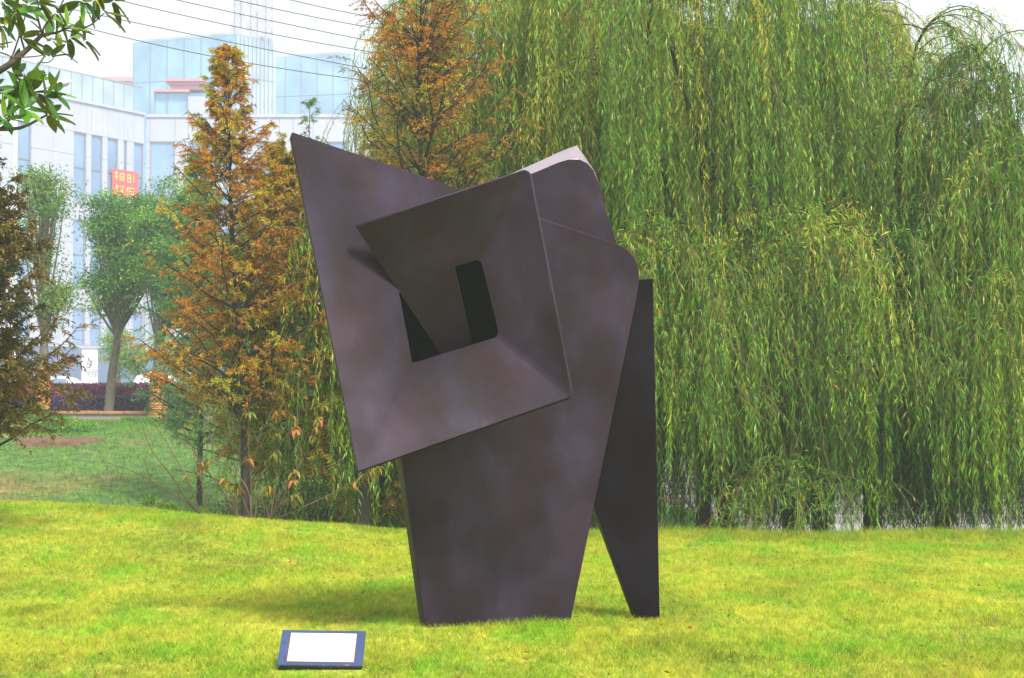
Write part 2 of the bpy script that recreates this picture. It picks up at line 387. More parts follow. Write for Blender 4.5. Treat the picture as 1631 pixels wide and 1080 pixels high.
# folded sheet: lean plate, lip, upper and right walls of the funnel
A = at(566, 361, 12.86); B = at(842, 269, 12.92); G_ = at(911, 631, 12.74); BL = at(570, 751, 12.70); F0 = at(705, 568, 13.33)
pU = plane3(A, B, F0); C_ = onplane(765, 413, *pU); D_ = onplane(725, 425, *pU); E_ = onplane(754, 556, *pU); Fp = onplane(708, 574, *pU)
pR = plane3(B, G_, C_); H_ = onplane(795, 535, *pR)
pB = plane3(H_, G_, BL); J_ = onplane(657, 578, *pB)
LT = at(466, 210, 12.98); pL = plane3(BL, J_, LT)
def L(px, py): return onplane(px, py, *pL)
def rounded(pts, k, r, n=5):
    """replace vertex k by an arc"""
    p = pts[k]; a = pts[k-1]; b = pts[(k+1) % len(pts)]
    d1 = (a-p).normalized()*r; d2 = (b-p).normalized()*r
    arc = [(p+d1).lerp(p, t).lerp(p.lerp(p+d2, t), t) for t in [i/(n-1) for i in range(n)]]
    return pts[:k]+arc+pts[k+1:]
bm = bmesh.new()
def V_(p): return bm.verts.new(p)
vBL, vJ, vH, vG, vB, vC = (V_(p) for p in (BL, J_, H_, G_, B, C_))
fB = bm.faces.new([vBL, vG, vH, vJ])
fR = bm.faces.new([vB, vC, vH, vG])
vD, vE, vF, vA = (V_(p) for p in (D_, E_, Fp, A))
fU = bm.faces.new([vA, vF, vE, vD, vC, vB])
vLT = V_(LT); vLT2 = V_(L(463.5, 219)); lr = [V_(L(748, 306)), V_(L(636, 466)), V_(L(641, 490))]
lt3 = V_(L(476, 213.5))
fL = bm.faces.new([vLT2, vBL, vJ, lr[2], lr[1], lr[0], lt3, vLT])
bmesh.ops.recalc_face_normals(bm, faces=bm.faces)
for f in bm.faces:
    if f.normal.y > 0: f.normal_flip()
cre = [e for e in bm.edges if len(e.link_faces) == 2]
lb = [e for e in cre if vJ in e.verts]; rb_ = [e for e in cre if vJ not in e.verts]
rb_ = [e for e in rb_ if e.is_valid]
bmesh.ops.bevel(bm, geom=rb_, offset=.03, segments=5, affect='EDGES', profile=.5)
bmesh.ops.triangulate(bm, faces=[f for f in bm.faces if len(f.verts) > 4])
o = bm_obj('folded_plate', bm, M['bronze'], scl); finish(o, .006, 2, 32, solid=.035)

def loft(name, front, back, mat, bevw=.008):
    bm = bmesh.new(); fv = [bm.verts.new(p) for p in front]; bv = [bm.verts.new(p) for p in back]
    n = len(fv); bm.faces.new(fv); bm.faces.new(bv[::-1])
    for i in range(n): bm.faces.new([fv[(i+1) % n], fv[i], bv[i], bv[(i+1) % n]])
    bmesh.ops.recalc_face_normals(bm, faces=bm.faces)
    o = bm_obj(name, bm, mat, scl); return finish(o, bevw, 2, 32)
# standing slab
m0 = Vector((-.602, 13.33, 0)); m1 = Vector((.4225, 13.71, 0)); m2 = m0+Vector((0, .12, 3.0))
pM = plane3(m0, m1, m2); nM = pM[1]
fr = [(678, 1004), (640, 736), (634, 700), (760, 640), (850, 590), (848, 480), (824, 333), (858, 346), (1027, 402), (1015, 474), (908, 998)]
fp = [onplane(x, y, *pM) for x, y in fr]
fp = rounded(fp, 8, .27, 12)
loft('standing_slab', fp, [p-nM*.13 for p in fp], M['bronze'], .014)
ch0 = [at(600, 440, 13.33), at(690, 345, 13.42), at(815, 330, 13.16), at(835, 560, 13.16), at(640, 640, 13.16)]  # closed box added behind the funnel hole to keep light out
ch1 = [at(640, 450, 14.0), at(700, 370, 14.0), at(800, 350, 14.0), at(815, 560, 14.0), at(650, 620, 14.0)]
bm = bmesh.new(); fv = [bm.verts.new(p) for p in ch0]; bv = [bm.verts.new(p) for p in ch1]; bm.faces.new(bv)
for i in range(5): bm.faces.new([fv[i], fv[(i+1) % 5], bv[(i+1) % 5], bv[i]])
bmesh.ops.recalc_face_normals(bm, faces=bm.faces)
o = bm_obj('light_block_box', bm, M['bronze_shaded'], scl); sm_ = o.modifiers.new('s', 'SOLIDIFY'); sm_.thickness = .02; sm_.offset = 1
# rear slab, sky reflection on its upper edge painted with paler faces
rf = [(800, 292), (838, 279), (865, 268), (888, 258), (905, 253), (922, 253), (936, 260), (947, 273), (954, 292), (965, 335), (983, 390), (992, 440), (900, 450), (800, 400)]
rb = [(800, 282), (838, 266), (865, 254), (888, 243), (905, 236), (919, 231), (930, 247), (940, 263), (951, 286), (964, 333), (982, 388), (991, 438), (900, 445), (800, 395)]
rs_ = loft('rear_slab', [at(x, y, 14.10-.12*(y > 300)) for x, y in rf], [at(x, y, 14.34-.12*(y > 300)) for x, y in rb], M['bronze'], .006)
rs_.data.materials.append(M['bronze_skylit'])
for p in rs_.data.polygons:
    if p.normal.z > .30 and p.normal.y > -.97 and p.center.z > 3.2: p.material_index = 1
# leg slab, its shade painted in as darker bronze
lf = [(1006, 447), (1040, 444), (1051, 991), (1015, 989), (949, 816), (925, 700), (930, 560)]
dp = [14.10, 14.05, 13.80, 13.76, 13.90, 14.0, 14.06]
ff = [at(x, y, d) for (x, y), d in zip(lf, dp)]
bo = [(1004, 446), (1039.5, 443), (1050, 985), (1006, 981), (941, 806), (918, 692), (924, 556)]
fbk = [at(x, y, d+.12) for (x, y), d in zip(bo, dp)]
loft('leg_slab', ff, fbk, M['bronze_shaded'], .006)

# ------------------------------------------------------------------ plaque
pq = empty('information_plaque', at(510, 1062, 11.3), 'blue grey tilted plaque with a white text panel, low on the lawn', 'plaque')
c00 = at(441, 1059, 11.30); c10 = at(577, 1061, 11.30); c01 = at(450, 1003, 11.62); c11 = at(583, 1005, 11.62)
def pl(u, v, h=0):
    p = c00.lerp(c10, u).lerp(c01.lerp(c11, u), v); return p+PN*h
PN = (c10-c00).cross(c01-c00).normalized()
def slab(name, u0, u1, v0, v1, h0, h1, mat, parent, bev=0):
    bm = bmesh.new(); q = [(u0, v0), (u1, v0), (u1, v1), (u0, v1)]
    a = [bm.verts.new(pl(*p, h0)) for p in q]; b = [bm.verts.new(pl(*p, h1)) for p in q]
    bm.faces.new(a); bm.faces.new(b)
    for i in range(4): bm.faces.new([a[i], a[(i+1) % 4], b[(i+1) % 4], b[i]])
    bmesh.ops.recalc_face_normals(bm, faces=bm.faces)
    if bev: bmesh.ops.bevel(bm, geom=bm.edges[:], offset=bev, segments=2, affect='EDGES')
    return bm_obj(name, bm, mat, parent)
slab('frame', 0, 1, 0, 1, -.012, 0, M['plaque_frame'], pq, .002)
slab('base_block', .01, .99, .01, .99, -.055, -.013, M['plaque_side'], pq)
slab('edging', .108, .897, .095, .903, .0005, .002, M['plaque_red'], pq)
tp = slab('text_panel', .115, .890, .100, .895, .001, .004, M['white'], pq)
for k, (u0, u1, v) in enumerate([(.18, .32, .80), (.18, .86, .70), (.18, .84, .62), (.18, .86, .54), (.18, .70, .46), (.18, .86, .36), (.18, .82, .28), (.18, .60, .20)]):
    u = u0
    while u < u1:
        wd = random.uniform(.02, .055); slab('lettering', u, min(u+wd, u1), v-.012, v+.012, .0042, .0048, M['faint_ink'], tp); u += wd+.012
for u, v in ((.045, .62), (.075, .2)):
    slab('screw', u-.006, u+.006, v-.015, v+.015, .0005, .003, M['plaque_side'], pq)
foot = bmesh.new()
for u in (.1, .9):
    p = pl(u, .6, -.05); box_bm(foot, (p.x-.015, p.y-.015, -.02), (p.x+.015, p.y+.015, p.z))
bm_obj('post', foot, M['plaque_side'], pq)

# ------------------------------------------------------------------ willows
def arc_tree_pts(P0, az, r, h, K, wob=.08):
    t = np.linspace(0, 1, K)[None, :]
    x = P0[:, 0:1]+np.cos(az)[:, None]*r[:, None]*t; y = P0[:, 1:2]+np.sin(az)[:, None]*r[:, None]*t
    z = P0[:, 2:3]+h[:, None]*(1-(1-t)**2)
    P = np.stack([x, y, z], -1); P[:, 1:] += np.cumsum(RNG.normal(0, wob, (len(P0), K-1, 3)), 1)*.35
    return P
def sample_on(P, i, t):
    K = P.shape[1]; f = t*(K-1); k = np.minimum(f.astype(int), K-2); u = (f-k)[:, None]
    return P[i, k]*(1-u)+P[i, k+1]*u
def willow(px, Y, H, Rr, label, n_limb=15, n_sub=260, n_str=2400, seed=0, tint=0., low=(.0, 1.3), lean=0, arc=1.0):
    global RNG; RNG = np.random.default_rng(100+seed)
    x0 = (px-815.5)/FPX*Y; zb = gz(x0, Y)
    root = empty('willow_tree', (x0, Y, zb), label, 'tree', 'weeping willows behind the lawn')
    fork = np.array([x0+lean*.6, Y, zb+1.7])
    tp_ = curve_pts([(x0, Y, zb-.1), (x0+lean*.25, Y+.05, zb+.7), tuple(fork), (x0+lean*.6+.1, Y, zb+H*.5), (x0+lean*.5, Y+.1, zb+H*.86)], 16)
    tr = np.concatenate([[.17], np.linspace(.12, .012, 15)])
    acc = Acc(); V, F_ = tubes(tp_[None], tr[None], 10); acc.add(V, F_)
    # limbs
    ts = RNG.uniform(.18, .8, n_limb); P0 = sample_on(tp_[None], np.zeros(n_limb, int), ts)
    az = np.arange(n_limb)*2.399+RNG.uniform(0, .8, n_limb)
    top = P0[:, 2]-zb
    r = Rr*RNG.uniform(.45, .95, n_limb); h = (H-top)*np.linspace(.97, .12, n_limb)[RNG.permutation(n_limb)]
    LM = arc_tree_pts(P0, az, r, h, 10)
    V, F_ = tubes(LM, np.linspace(.06, .012, 10)[None].repeat(n_limb, 0), 6); acc.add(V, F_)
    # arching sub-branches
    li = RNG.integers(0, n_limb, n_sub); st = sample_on(LM, li, RNG.uniform(.45, 1, n_sub))
    sa = az[li]+RNG.normal(0, .9, n_sub); K = 9; t = np.linspace(0, 1, K)[None]
    ln = RNG.uniform(.5, 1.5, n_sub)*arc; up = RNG.uniform(.35, 1.1, n_sub)
    SB = np.stack([st[:, 0:1]+np.cos(sa)[:, None]*ln[:, None]*t, st[:, 1:2]+np.sin(sa)[:, None]*ln[:, None]*t,
                   st[:, 2:3]+ln[:, None]*(up[:, None]*t-(up[:, None]+.45)*t*t)], -1)
    V, F_ = tubes(SB, np.linspace(.010, .004, K)[None].repeat(n_sub, 0), 4); acc.add(V, F_)
    acc.build('trunk', M['bark_dark'], root, True, False)
    # hanging strands
    si = RNG.integers(0, n_sub, n_str); tt = RNG.uniform(.1, 1, n_str)**.6
    S0 = sample_on(SB, si, tt)
    hz = sa[si]+RNG.normal(0, .55, n_str); out_ = RNG.uniform(.08, .80, n_str)*(.5+.5*arc)
    bottom = gz(x0, Y-1)+.05+RNG.uniform(low[0], low[1], n_str)
    drop = np.clip(S0[:, 2]-bottom, .35, None); sl_ = RNG.uniform(.7, 4.4, n_sub)
    drop = np.minimum(drop, np.maximum(sl_[si]*RNG.uniform(.55, 1.1, n_str), .35))
    K = 8; t = np.linspace(0, 1, K)[None]
    e = 1-np.exp(-3.2*t)
    rise = RNG.uniform(0, .24, n_str)[:, None]
    ph = RNG.uniform(0, 6.28, n_str)[:, None]; am = RNG.uniform(.01, .05, n_str)[:, None]
    ST = np.stack([S0[:, 0:1]+np.cos(hz)[:, None]*out_[:, None]*e+am*np.sin(3*t+ph)*t+.03*drop[:, None]*t,
                   S0[:, 1:2]+np.sin(hz)[:, None]*out_[:, None]*e+am*np.cos(2.5*t+ph)*t,
                   S0[:, 2:3]+rise*np.sin(np.pi*np.minimum(t*3, 1))-drop[:, None]*t**1.15], -1)
    V, F_ = tubes(ST, np.linspace(.0045, .0016, K)[None].repeat(n_str, 0), 3); tw = Acc(); tw.add(V, F_)
    nl = np.maximum((drop/.047).astype(int), 8)
    ii = np.repeat(np.arange(n_str), nl); N = len(ii)
    k = np.concatenate([np.linspace(.02, 1, n) for n in nl])
    P = sample_on(ST, ii, k); a = RNG.uniform(0, 2*np.pi, N)
    D = np.stack([np.cos(a)*.62, np.sin(a)*.62, -.75-RNG.random(N)*.7], -1)
    V, F_ = leaves(P, D, RNG.uniform(.07, .13, N), RNG.uniform(.012, .019, N), .2)
    sbt = RNG.normal(0, .13, n_sub)+RNG.normal(0, .14, n_limb)[li]
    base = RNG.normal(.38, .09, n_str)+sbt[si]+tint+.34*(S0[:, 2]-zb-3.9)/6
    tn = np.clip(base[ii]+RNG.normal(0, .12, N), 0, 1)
    cr = Acc(); cr.add(V, F_, np.repeat(tn, 4))
    # leafy sprays along the arches themselves
    n2 = n_sub*80; qi = RNG.integers(0, n_sub, n2); P = sample_on(SB, qi, RNG.random(n2))+RNG.normal(0, .07, (n2, 3))
    a = RNG.uniform(0, 2*np.pi, n2); D = np.stack([np.cos(a), np.sin(a), RNG.uniform(-1.3, .3, n2)], -1)
    V, F_ = leaves(P, D, RNG.uniform(.07, .12, n2), RNG.uniform(.012, .018, n2), .2)
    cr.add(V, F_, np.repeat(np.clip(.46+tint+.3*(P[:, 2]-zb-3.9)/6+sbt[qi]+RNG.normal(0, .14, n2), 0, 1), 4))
    cw = cr.build('crown', M['willow'], root)
    tw.build('twigs', M['twig_willow'], cw, True, False)
    return root
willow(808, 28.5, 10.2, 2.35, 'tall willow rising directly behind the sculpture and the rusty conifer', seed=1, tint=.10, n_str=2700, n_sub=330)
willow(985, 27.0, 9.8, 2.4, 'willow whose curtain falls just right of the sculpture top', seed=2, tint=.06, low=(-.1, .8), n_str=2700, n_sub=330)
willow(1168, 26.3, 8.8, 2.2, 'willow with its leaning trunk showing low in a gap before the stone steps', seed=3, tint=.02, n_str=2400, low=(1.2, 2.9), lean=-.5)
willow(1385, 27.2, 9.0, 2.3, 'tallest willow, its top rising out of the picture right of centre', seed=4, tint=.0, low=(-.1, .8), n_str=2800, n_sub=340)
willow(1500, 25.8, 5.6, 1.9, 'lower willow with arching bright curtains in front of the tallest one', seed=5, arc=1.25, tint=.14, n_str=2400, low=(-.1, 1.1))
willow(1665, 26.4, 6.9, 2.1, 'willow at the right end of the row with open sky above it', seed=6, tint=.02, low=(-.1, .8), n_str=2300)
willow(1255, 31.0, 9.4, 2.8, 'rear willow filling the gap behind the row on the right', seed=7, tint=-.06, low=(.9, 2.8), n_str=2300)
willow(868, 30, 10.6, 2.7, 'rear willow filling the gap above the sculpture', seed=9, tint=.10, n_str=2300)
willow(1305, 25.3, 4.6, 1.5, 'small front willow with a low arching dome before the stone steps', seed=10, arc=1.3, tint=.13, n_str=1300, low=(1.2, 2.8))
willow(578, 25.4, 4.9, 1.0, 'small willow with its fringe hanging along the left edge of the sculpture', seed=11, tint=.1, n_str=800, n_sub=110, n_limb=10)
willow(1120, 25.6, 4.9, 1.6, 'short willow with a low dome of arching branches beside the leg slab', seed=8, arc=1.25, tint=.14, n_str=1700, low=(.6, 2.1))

# ------------------------------------------------------------------ feathery conifers
def conifer(name, px, Y, H, spread, mat, label, cat='tree', nb=110, nt_=15, nlf=26, leafL=.058, leafW=.019, lean=0, seed=0, z0=.10, dens_top=1., toff=0., group=None, base=None, tintz=0, low_w=1., tr=.06, twigmat='bark_dark', shape=.85):
    global RNG; RNG = np.random.default_rng(500+seed)
    x0 = (px-815.5)/FPX*Y; zb = gz(x0, Y) if base is None else base
    root = empty(name, (x0, Y, zb), label, cat, group)
    tp_ = curve_pts([(x0, Y, zb-.1), (x0+lean*.3+.03, Y, zb+H*.33), (x0+lean*.7-.03, Y, zb+H*.66), (x0+lean, Y, zb+H)], 20)
    acc = Acc(); V, F_ = tubes(tp_[None], np.linspace(tr, .006, 20)[None], 8); acc.add(V, F_)
    h = np.sort(z0+(1-z0)*RNG.random(nb)**1.0); P0 = sample_on(tp_[None], np.zeros(nb, int), np.minimum(h, .985))
    wfun = np.clip((1-h)/(1-.3), 0, 1)**shape*np.where(h < .3, low_w+(1-low_w)*(h/.3), 1)+.09
    ln = spread*wfun*RNG.uniform(.5, 1.15, nb); az = np.arange(nb)*2.399+RNG.normal(0, .5, nb)
    el = R(18)+R(28)*h+RNG.normal(0, .12, nb); K = 7; t = np.linspace(0, 1, K)[None]
    BR = np.stack([P0[:, 0:1]+np.cos(az)[:, None]*(np.cos(el)*ln)[:, None]*t, P0[:, 1:2]+np.sin(az)[:, None]*(np.cos(el)*ln)[:, None]*t,
                   P0[:, 2:3]+(np.sin(el)*ln)[:, None]*(t+.25*t*t)], -1)
    BR[:, 1:] += np.cumsum(RNG.normal(0, .018, (nb, K-1, 3)), 1)*ln[:, None, None]*1.3
    V, F_ = tubes(BR, (np.linspace(1, .25, K)[None]*(.005+.010*ln[:, None])), 4); acc.add(V, F_)
    n = nb*nt_; bi = np.repeat(np.arange(nb), nt_); s = RNG.uniform(.12, 1, n)
    T0 = sample_on(BR, bi, s); side = np.where(RNG.random(n) < .5, 1, -1)
    ta = az[bi]+side*RNG.uniform(.35, 1.1, n); tl = (.10+.26*ln[bi])*(1.1-.6*s)*RNG.uniform(.6, 1.3, n)
    te = RNG.normal(.25, .35, n); K = 4; t = np.linspace(0, 1, K)[None]
    TW = np.stack([T0[:, 0:1]+np.cos(ta)[:, None]*tl[:, None]*t, T0[:, 1:2]+np.sin(ta)[:, None]*tl[:, None]*t,
                   T0[:, 2:3]+tl[:, None]*(np.sin(te)[:, None]*t-.35*t*t)], -1)
    V, F_ = tubes(TW, np.linspace(.0035, .0015, K)[None].repeat(n, 0), 3); acc.add(V, F_)
    acc.build('trunk', M[twigmat], root, True, False)
    clump = RNG.normal(.5, .24, nb)
    bare = (RNG.random(n) < .85*(dens_top+(1-dens_top)*(1-h[bi])))
    m = n*nlf; ti = np.repeat(np.arange(n), nlf); keep = bare[ti]; ti = ti[keep]; m = len(ti)
    kk = RNG.uniform(.05, 1, m); P = sample_on(TW, ti, kk); dirn = norm(TW[ti, -1]-TW[ti, 0])
    D = dirn*.8+RNG.normal(0, .75, (m, 3)); D[:, 2] -= .1
    V, F_ = leaves(P, D, leafL*RNG.uniform(.6, 1.3, m), leafW*RNG.uniform(.7, 1.3, m), .15)
    tn = np.clip(clump[bi[ti]]+RNG.normal(0, .14, m)+toff+tintz*(h[bi[ti]]-.5), 0, 1)
    mesh_np('crown', V, F_, M[mat], root, np.repeat(tn, 4))
    return root
gc = 'rusty feathery conifers'
conifer('bald_cypress_tree', 392, 24.6, 6.35, 1.45, 'rust', 'slender rusty orange conifer with a bare upper crown, left of the sculpture', nb=170, nt_=17, nlf=34, leafL=.052, leafW=.014, lean=-.25, seed=1, group=gc, low_w=.9, shape=.9, dens_top=.6, z0=.2, tintz=.35, toff=.06)
conifer('bald_cypress_tree', 462, 25.6, 5.4, 1.25, 'gold', 'yellow gold conifer between the slender rusty one and the sculpture', nb=210, nt_=18, nlf=30, seed=2, group=gc, shape=.5, z0=.18, lean=-.05, leafL=.05, leafW=.014)
conifer('bald_cypress_tree', 672, 24.4, 8.2, 1.95, 'rust', 'tall rusty conifer rising behind the sculpture between its two peaks', nb=190, nt_=18, nlf=26, leafL=.05, leafW=.014, seed=3, group=gc, dens_top=.55, z0=.3, tintz=.9, toff=-.2)
conifer('bald_cypress_tree', -38, 19.5, 4.1, .95, 'umber', 'dark brown green conifer cut by the left edge of the picture', nb=150, nt_=17, nlf=26, seed=4, group=gc, leafL=.06, leafW=.02, z0=.2, shape=.75, low_w=1.1)
conifer('bald_cypress_tree', 600, 26.5, 5.6, 1.2, 'gold', 'golden green conifer showing above the left peak of the sculpture', nb=120, nt_=15, nlf=26, seed=9, group=gc, shape=.6, tintz=-.3)
conifer('bald_cypress_tree', 492, 42, 8.6, 1.3, 'teal', 'thin nearly bare hazy conifer in front of the far glass tower', nb=80, nt_=12, nlf=16, seed=5, group=gc, leafL=.08, leafW=.02, dens_top=.25, tr=.08, twigmat='twig_grey', base=-.2)
conifer('bald_cypress_tree', 318, 36, 6.6, 1.5, 'teal', 'blue green feathery conifer in the haze behind the slender rusty one', nb=120, nt_=15, nlf=22, seed=6, group=gc, leafL=.07, leafW=.018, z0=.15, base=-.3)
conifer('bald_cypress_tree', 285, 50, 1.5, .7, 'teal', 'small green feathery sapling before the planter wall', nb=30, nt_=10, nlf=20, seed=7, leafL=.08, leafW=.02, tr=.03)
conifer('bald_cypress_tree', 395, 34, 5.6, 1.3, 'teal', 'green conifer hidden mostly behind the rusty and golden ones', nb=90, nt_=14, nlf=20, seed=8, leafL=.07, leafW=.018, z0=.1, base=-.4)

# ------------------------------------------------------------------ broadleaf trees on the bank
def broad(px, Y, ztop, base_z, crown, label, mat='broad', nclump=120, per=190, leaf=.10, trunk_r=.13, wrap=0, fork=None, seed=0, lean=0, barkm='bark_grey', twigs=False, name='camphor_tree', pale_band=False):
    """crown: list of (px, py, rx, rz) ellipsoids in photo pixels at distance Y"""
    global RNG; RNG = np.random.default_rng(900+seed)
    x0 = (px-815.5)/FPX*Y; root = empty(name, (x0, Y, base_z), label, 'tree', 'trees on the far bank')
    k = Y/FPX; fz = fork if fork is not None else base_z+2.2
    acc = Acc()
    tp_ = curve_pts([(x0, Y, base_z-.2), (x0+lean*.4, Y, (base_z+fz)/2), (x0+lean, Y, fz), (x0+lean*1.1, Y, (fz+ztop)/2), (x0+lean*1.2, Y, ztop-.3)], 16)
    V, F_ = tubes(tp_[None], (trunk_r*np.array([1.25]+list(np.linspace(1.0, .8, 7))+list(np.linspace(.6, .12, 8))))[None], 10); acc.add(V, F_)
    nc = nclump; ci = RNG.integers(0, len(crown), nc)
    C = []
    for i in ci:
        cx, cyp, rx, rz = crown[i]; v = RNG.normal(size=3); v /= np.linalg.norm(v); v *= RNG.random()**.4*RNG.uniform(.75, 1.3)
        p = at(cx, cyp, Y); C.append((p.x+v[0]*rx*k, Y+v[1]*rx*k, p.z+v[2]*rz*k))
    C = np.array(C)
    st = sample_on(tp_[None], np.zeros(nc, int), np.clip(RNG.uniform(.45, .95, nc), 0, 1))
    st[:, 2] = np.minimum(st[:, 2], np.maximum(C[:, 2]-.1, fz*.8+base_z*.2))
    mid = (st+C)/2+np.stack([(C[:, 0]-st[:, 0])*.1, (C[:, 1]-st[:, 1])*.1, -.1*np.ones(nc)], -1)
    t = np.linspace(0, 1, 6)[None, :, None]
    BR = (1-t)**2*st[:, None]+2*t*(1-t)*mid[:, None]+t*t*C[:, None]
    V, F_ = tubes(BR, np.linspace(.045, .008, 6)[None].repeat(nc, 0), 4); acc.add(V, F_)
    tk = acc.build('trunk', M[barkm], root, True, False)
    n = nc*per; i = np.repeat(np.arange(nc), per)
    P = C[i]+RNG.normal(0, 1, (n, 3))*np.array([.26, .26, .15])*(.85 if not twigs else .9)
    D = RNG.normal(size=(n, 3)); D[:, 2] -= .2
    V, F_ = leaves(P, D, leaf*RNG.uniform(.6, 1.2, n), leaf*.42*RNG.uniform(.7, 1.2, n), .15)
    cl = RNG.normal(.45, .26, nc)
    mesh_np('crown', V, F_, M[mat], root, np.repeat(np.clip(cl[i]+RNG.normal(0, .15, n), 0, 1), 4))
    if wrap:
        nr = int(wrap/.045); a = Acc(); zz = base_z
        for j in range(nr):
            zc = base_z+.02+j*.045; f = min(1, (zc-base_z)/(fz-base_z))
            cxx = x0+lean*f*.9; ang = np.linspace(0, 2*np.pi, 15)
            rr = trunk_r*(1.22-.15*f)+.02+random.uniform(-.008, .012)
            P = np.stack([cxx+rr*np.cos(ang), Y+rr*np.sin(ang), zc+.01*np.sin(ang+j)], -1)
            V, F_ = tubes(P[None], np.full((1, 15), .027), 5); a.add(V, F_)
        a.build('rope_wrapping', M['rope'], root, True, False)
    return root
broad(173, 54.6, 6.9, 1.3, [(180, 460, 42, 45), (220, 410, 60, 62), (170, 350, 32, 48), (225, 345, 34, 36)], 'dense green tree with a bare leaning trunk rising behind the planter wall', seed=1, lean=.25, nclump=170, trunk_r=.14)
broad(253, 52.8, 7.4, 1.02, [(262, 430, 55, 50), (262, 370, 42, 46), (300, 330, 36, 60), (300, 470, 36, 50)], 'green tree with a straw rope wrapped trunk beside the rusty conifer', seed=2, wrap=1.4, trunk_r=.19, nclump=150, mat='broad')
broad(67, 51.0, 7.6, .98, [(70, 330, 45, 50), (60, 400, 38, 60), (90, 480, 26, 35), (65, 300, 34, 26)], 'thin crowned tree with rope wrapped trunk standing at the left', seed=3, wrap=1.6, trunk_r=.15, nclump=90, per=80, mat='bright', leaf=.11, twigs=True, lean=.05)
broad(188, 76, 5.2, 1.6, [(200, 560, 30, 22), (188, 540, 22, 20), (225, 575, 26, 25)], 'small faint tree in the haze behind the hedge', seed=4, trunk_r=.12, nclump=50, per=110, mat='bright', leaf=.13)
# young trees right of the lamp, low in the crown zone
broad(330, 56, 6.4, 1.3, [(330, 420, 60, 80), (350, 520, 50, 60), (310, 560, 35, 30)], 'dark green tree mostly hidden behind the slender rusty conifer', seed=5, trunk_r=.14, nclump=110)

# ------------------------------------------------------------------ hedges and planter
def hedge(name, lo, hi, mat, core, label, n, leaf=.095):
    global RNG; RNG = np.random.default_rng(40+n % 97)
    root = empty(name, ((lo[0]+hi[0])/2, lo[1], lo[2]), label, 'hedge', 'clipped hedges behind the planter wall')
    box('branches', (lo[0]+.08, lo[1]+.08, lo[2]), (hi[0]-.08, hi[1]-.08, hi[2]-.10), core, root)
    x = RNG.uniform(lo[0], hi[0], n); u = RNG.random(n); front = u < .62
    top = hi[2]+.05*fnoise(x, 0, 1.1, 4)
    y = np.where(front, lo[1]+np.abs(RNG.normal(0, .05, n)), RNG.uniform(lo[1], hi[1], n))
    z = np.where(front, lo[2]+(top-lo[2])*RNG.random(n), top-np.abs(RNG.normal(0, .05, n)))
    P = np.stack([x, y, z], -1); D = RNG.normal(size=(n, 3))+np.array([0, -.5, .4])
    V, F_ = leaves(P, D, leaf*RNG.uniform(.7, 1.4, n), leaf*.55, .1)
    mesh_np('leaves', V, F_, M[mat], root, np.repeat(np.clip(RNG.normal(.5, .25, n), 0, 1), 4))
    return root
hedge('hedge', (-17.5, 55.2, 1.28), (-4.0, 56.2, 1.72), 'hedge_dark', M['plaque_side'], 'low clipped dark purple hedge along the planter wall', 34000)
hedge('hedge', (-17.5, 56.7, 1.28), (-4.0, 57.9, 2.12), 'hedge_pink', M['plaque_side'], 'taller clipped pink purple hedge behind the dark one', 34000)
pw = empty('planter_wall', (-9, 54, 1.0), 'low rendered planter wall with tan coping stones on the far bank', 'wall')
box('wall_face', (-13.2, 54.0, .80), (-3.4, 54.26, 1.245), M['stone_wall'], pw)
x = -13.25
while x < -3.4:
    wd = .70+random.uniform(-.02, .02)
    box('coping_stone', (x+.008, 53.95, 1.247), (x+wd-.008, 54.32, 1.335+random.uniform(-.006, .006)), M['coping'], pw, bev=.012); x += wd

def mound(name, px, py, Y, w_, hgt, n, mat, label, cat, leaf=.08, group=None, dpt=.6):
    global RNG; RNG = np.random.default_rng(int(px*7+py))
    x0 = (px-815.5)/FPX*Y; zb = gz(x0, Y); root = empty(name, (x0, Y, zb), label, cat, group)
    v = norm(RNG.normal(size=(n, 3)))*RNG.random((n, 1))**.35
    lump = 1+.25*np.sin(v[:, 0]*5+px)+.15*np.sin(v[:, 1]*7+py)
    P = np.stack([x0+v[:, 0]*w_, Y+v[:, 1]*w_*dpt, zb+np.abs(v[:, 2])*hgt*lump], -1)
    D = RNG.normal(size=(n, 3))+np.array([0, 0, .6])
    V, F_ = leaves(P, D, leaf*RNG.uniform(.6, 1.4, n), leaf*.35, .1)
    cl = .45+.2*np.sin(P[:, 0]*6)*np.cos(P[:, 2]*9)
    mesh_np('foliage', V, F_, M[mat], root, np.repeat(np.clip(cl+RNG.normal(0, .18, n), 0, 1), 4))
    k = 14; t = np.linspace(0, 1, 4)[None, :, None]; e = P[RNG.integers(0, n, k)]
    s = np.array([x0, Y, zb-.05])+RNG.normal(0, .12, (k, 3))*np.array([1, .5, 0])
    V, F_ = tubes(s[:, None]*(1-t)+e[:, None]*t, np.linspace(.015, .004, 4)[None].repeat(k, 0), 4)
    mesh_np('stems', V, F_, M['twig_brown'], root)
    return root
mound('shrub', 45, 660, 50.5, 1.0, .42, 6000, 'bright', 'bright green low shrub at the foot of the thin crowned tree', 'shrub')
mound('shrub', 95, 690, 46.5, 1.0, .28, 6000, 'broad', 'low dark green shrub beside the bare soil bed', 'shrub')
mound('shrub', 225, 676, 51.5, .7, .14, 3000, 'broad', 'flat dark green ground shrub left of the rope wrapped trunk on the bank', 'shrub')
mound('shrub', 255, 795, 24.5, .28, .26, 1500, 'bright', 'small bright green clump with yellow tips at the lawn crest', 'shrub', leaf=.14)
mound('shrub', 335, 800, 24.6, .3, .2, 1200, 'bright', 'small bright green clump at the foot of the bare shrub', 'shrub', leaf=.12)
mound('bush', 505, 800, 29.0, .9, 1.35, 9000, 'under', 'dark bush in the hollow left of the sculpture', 'bush', leaf=.07)
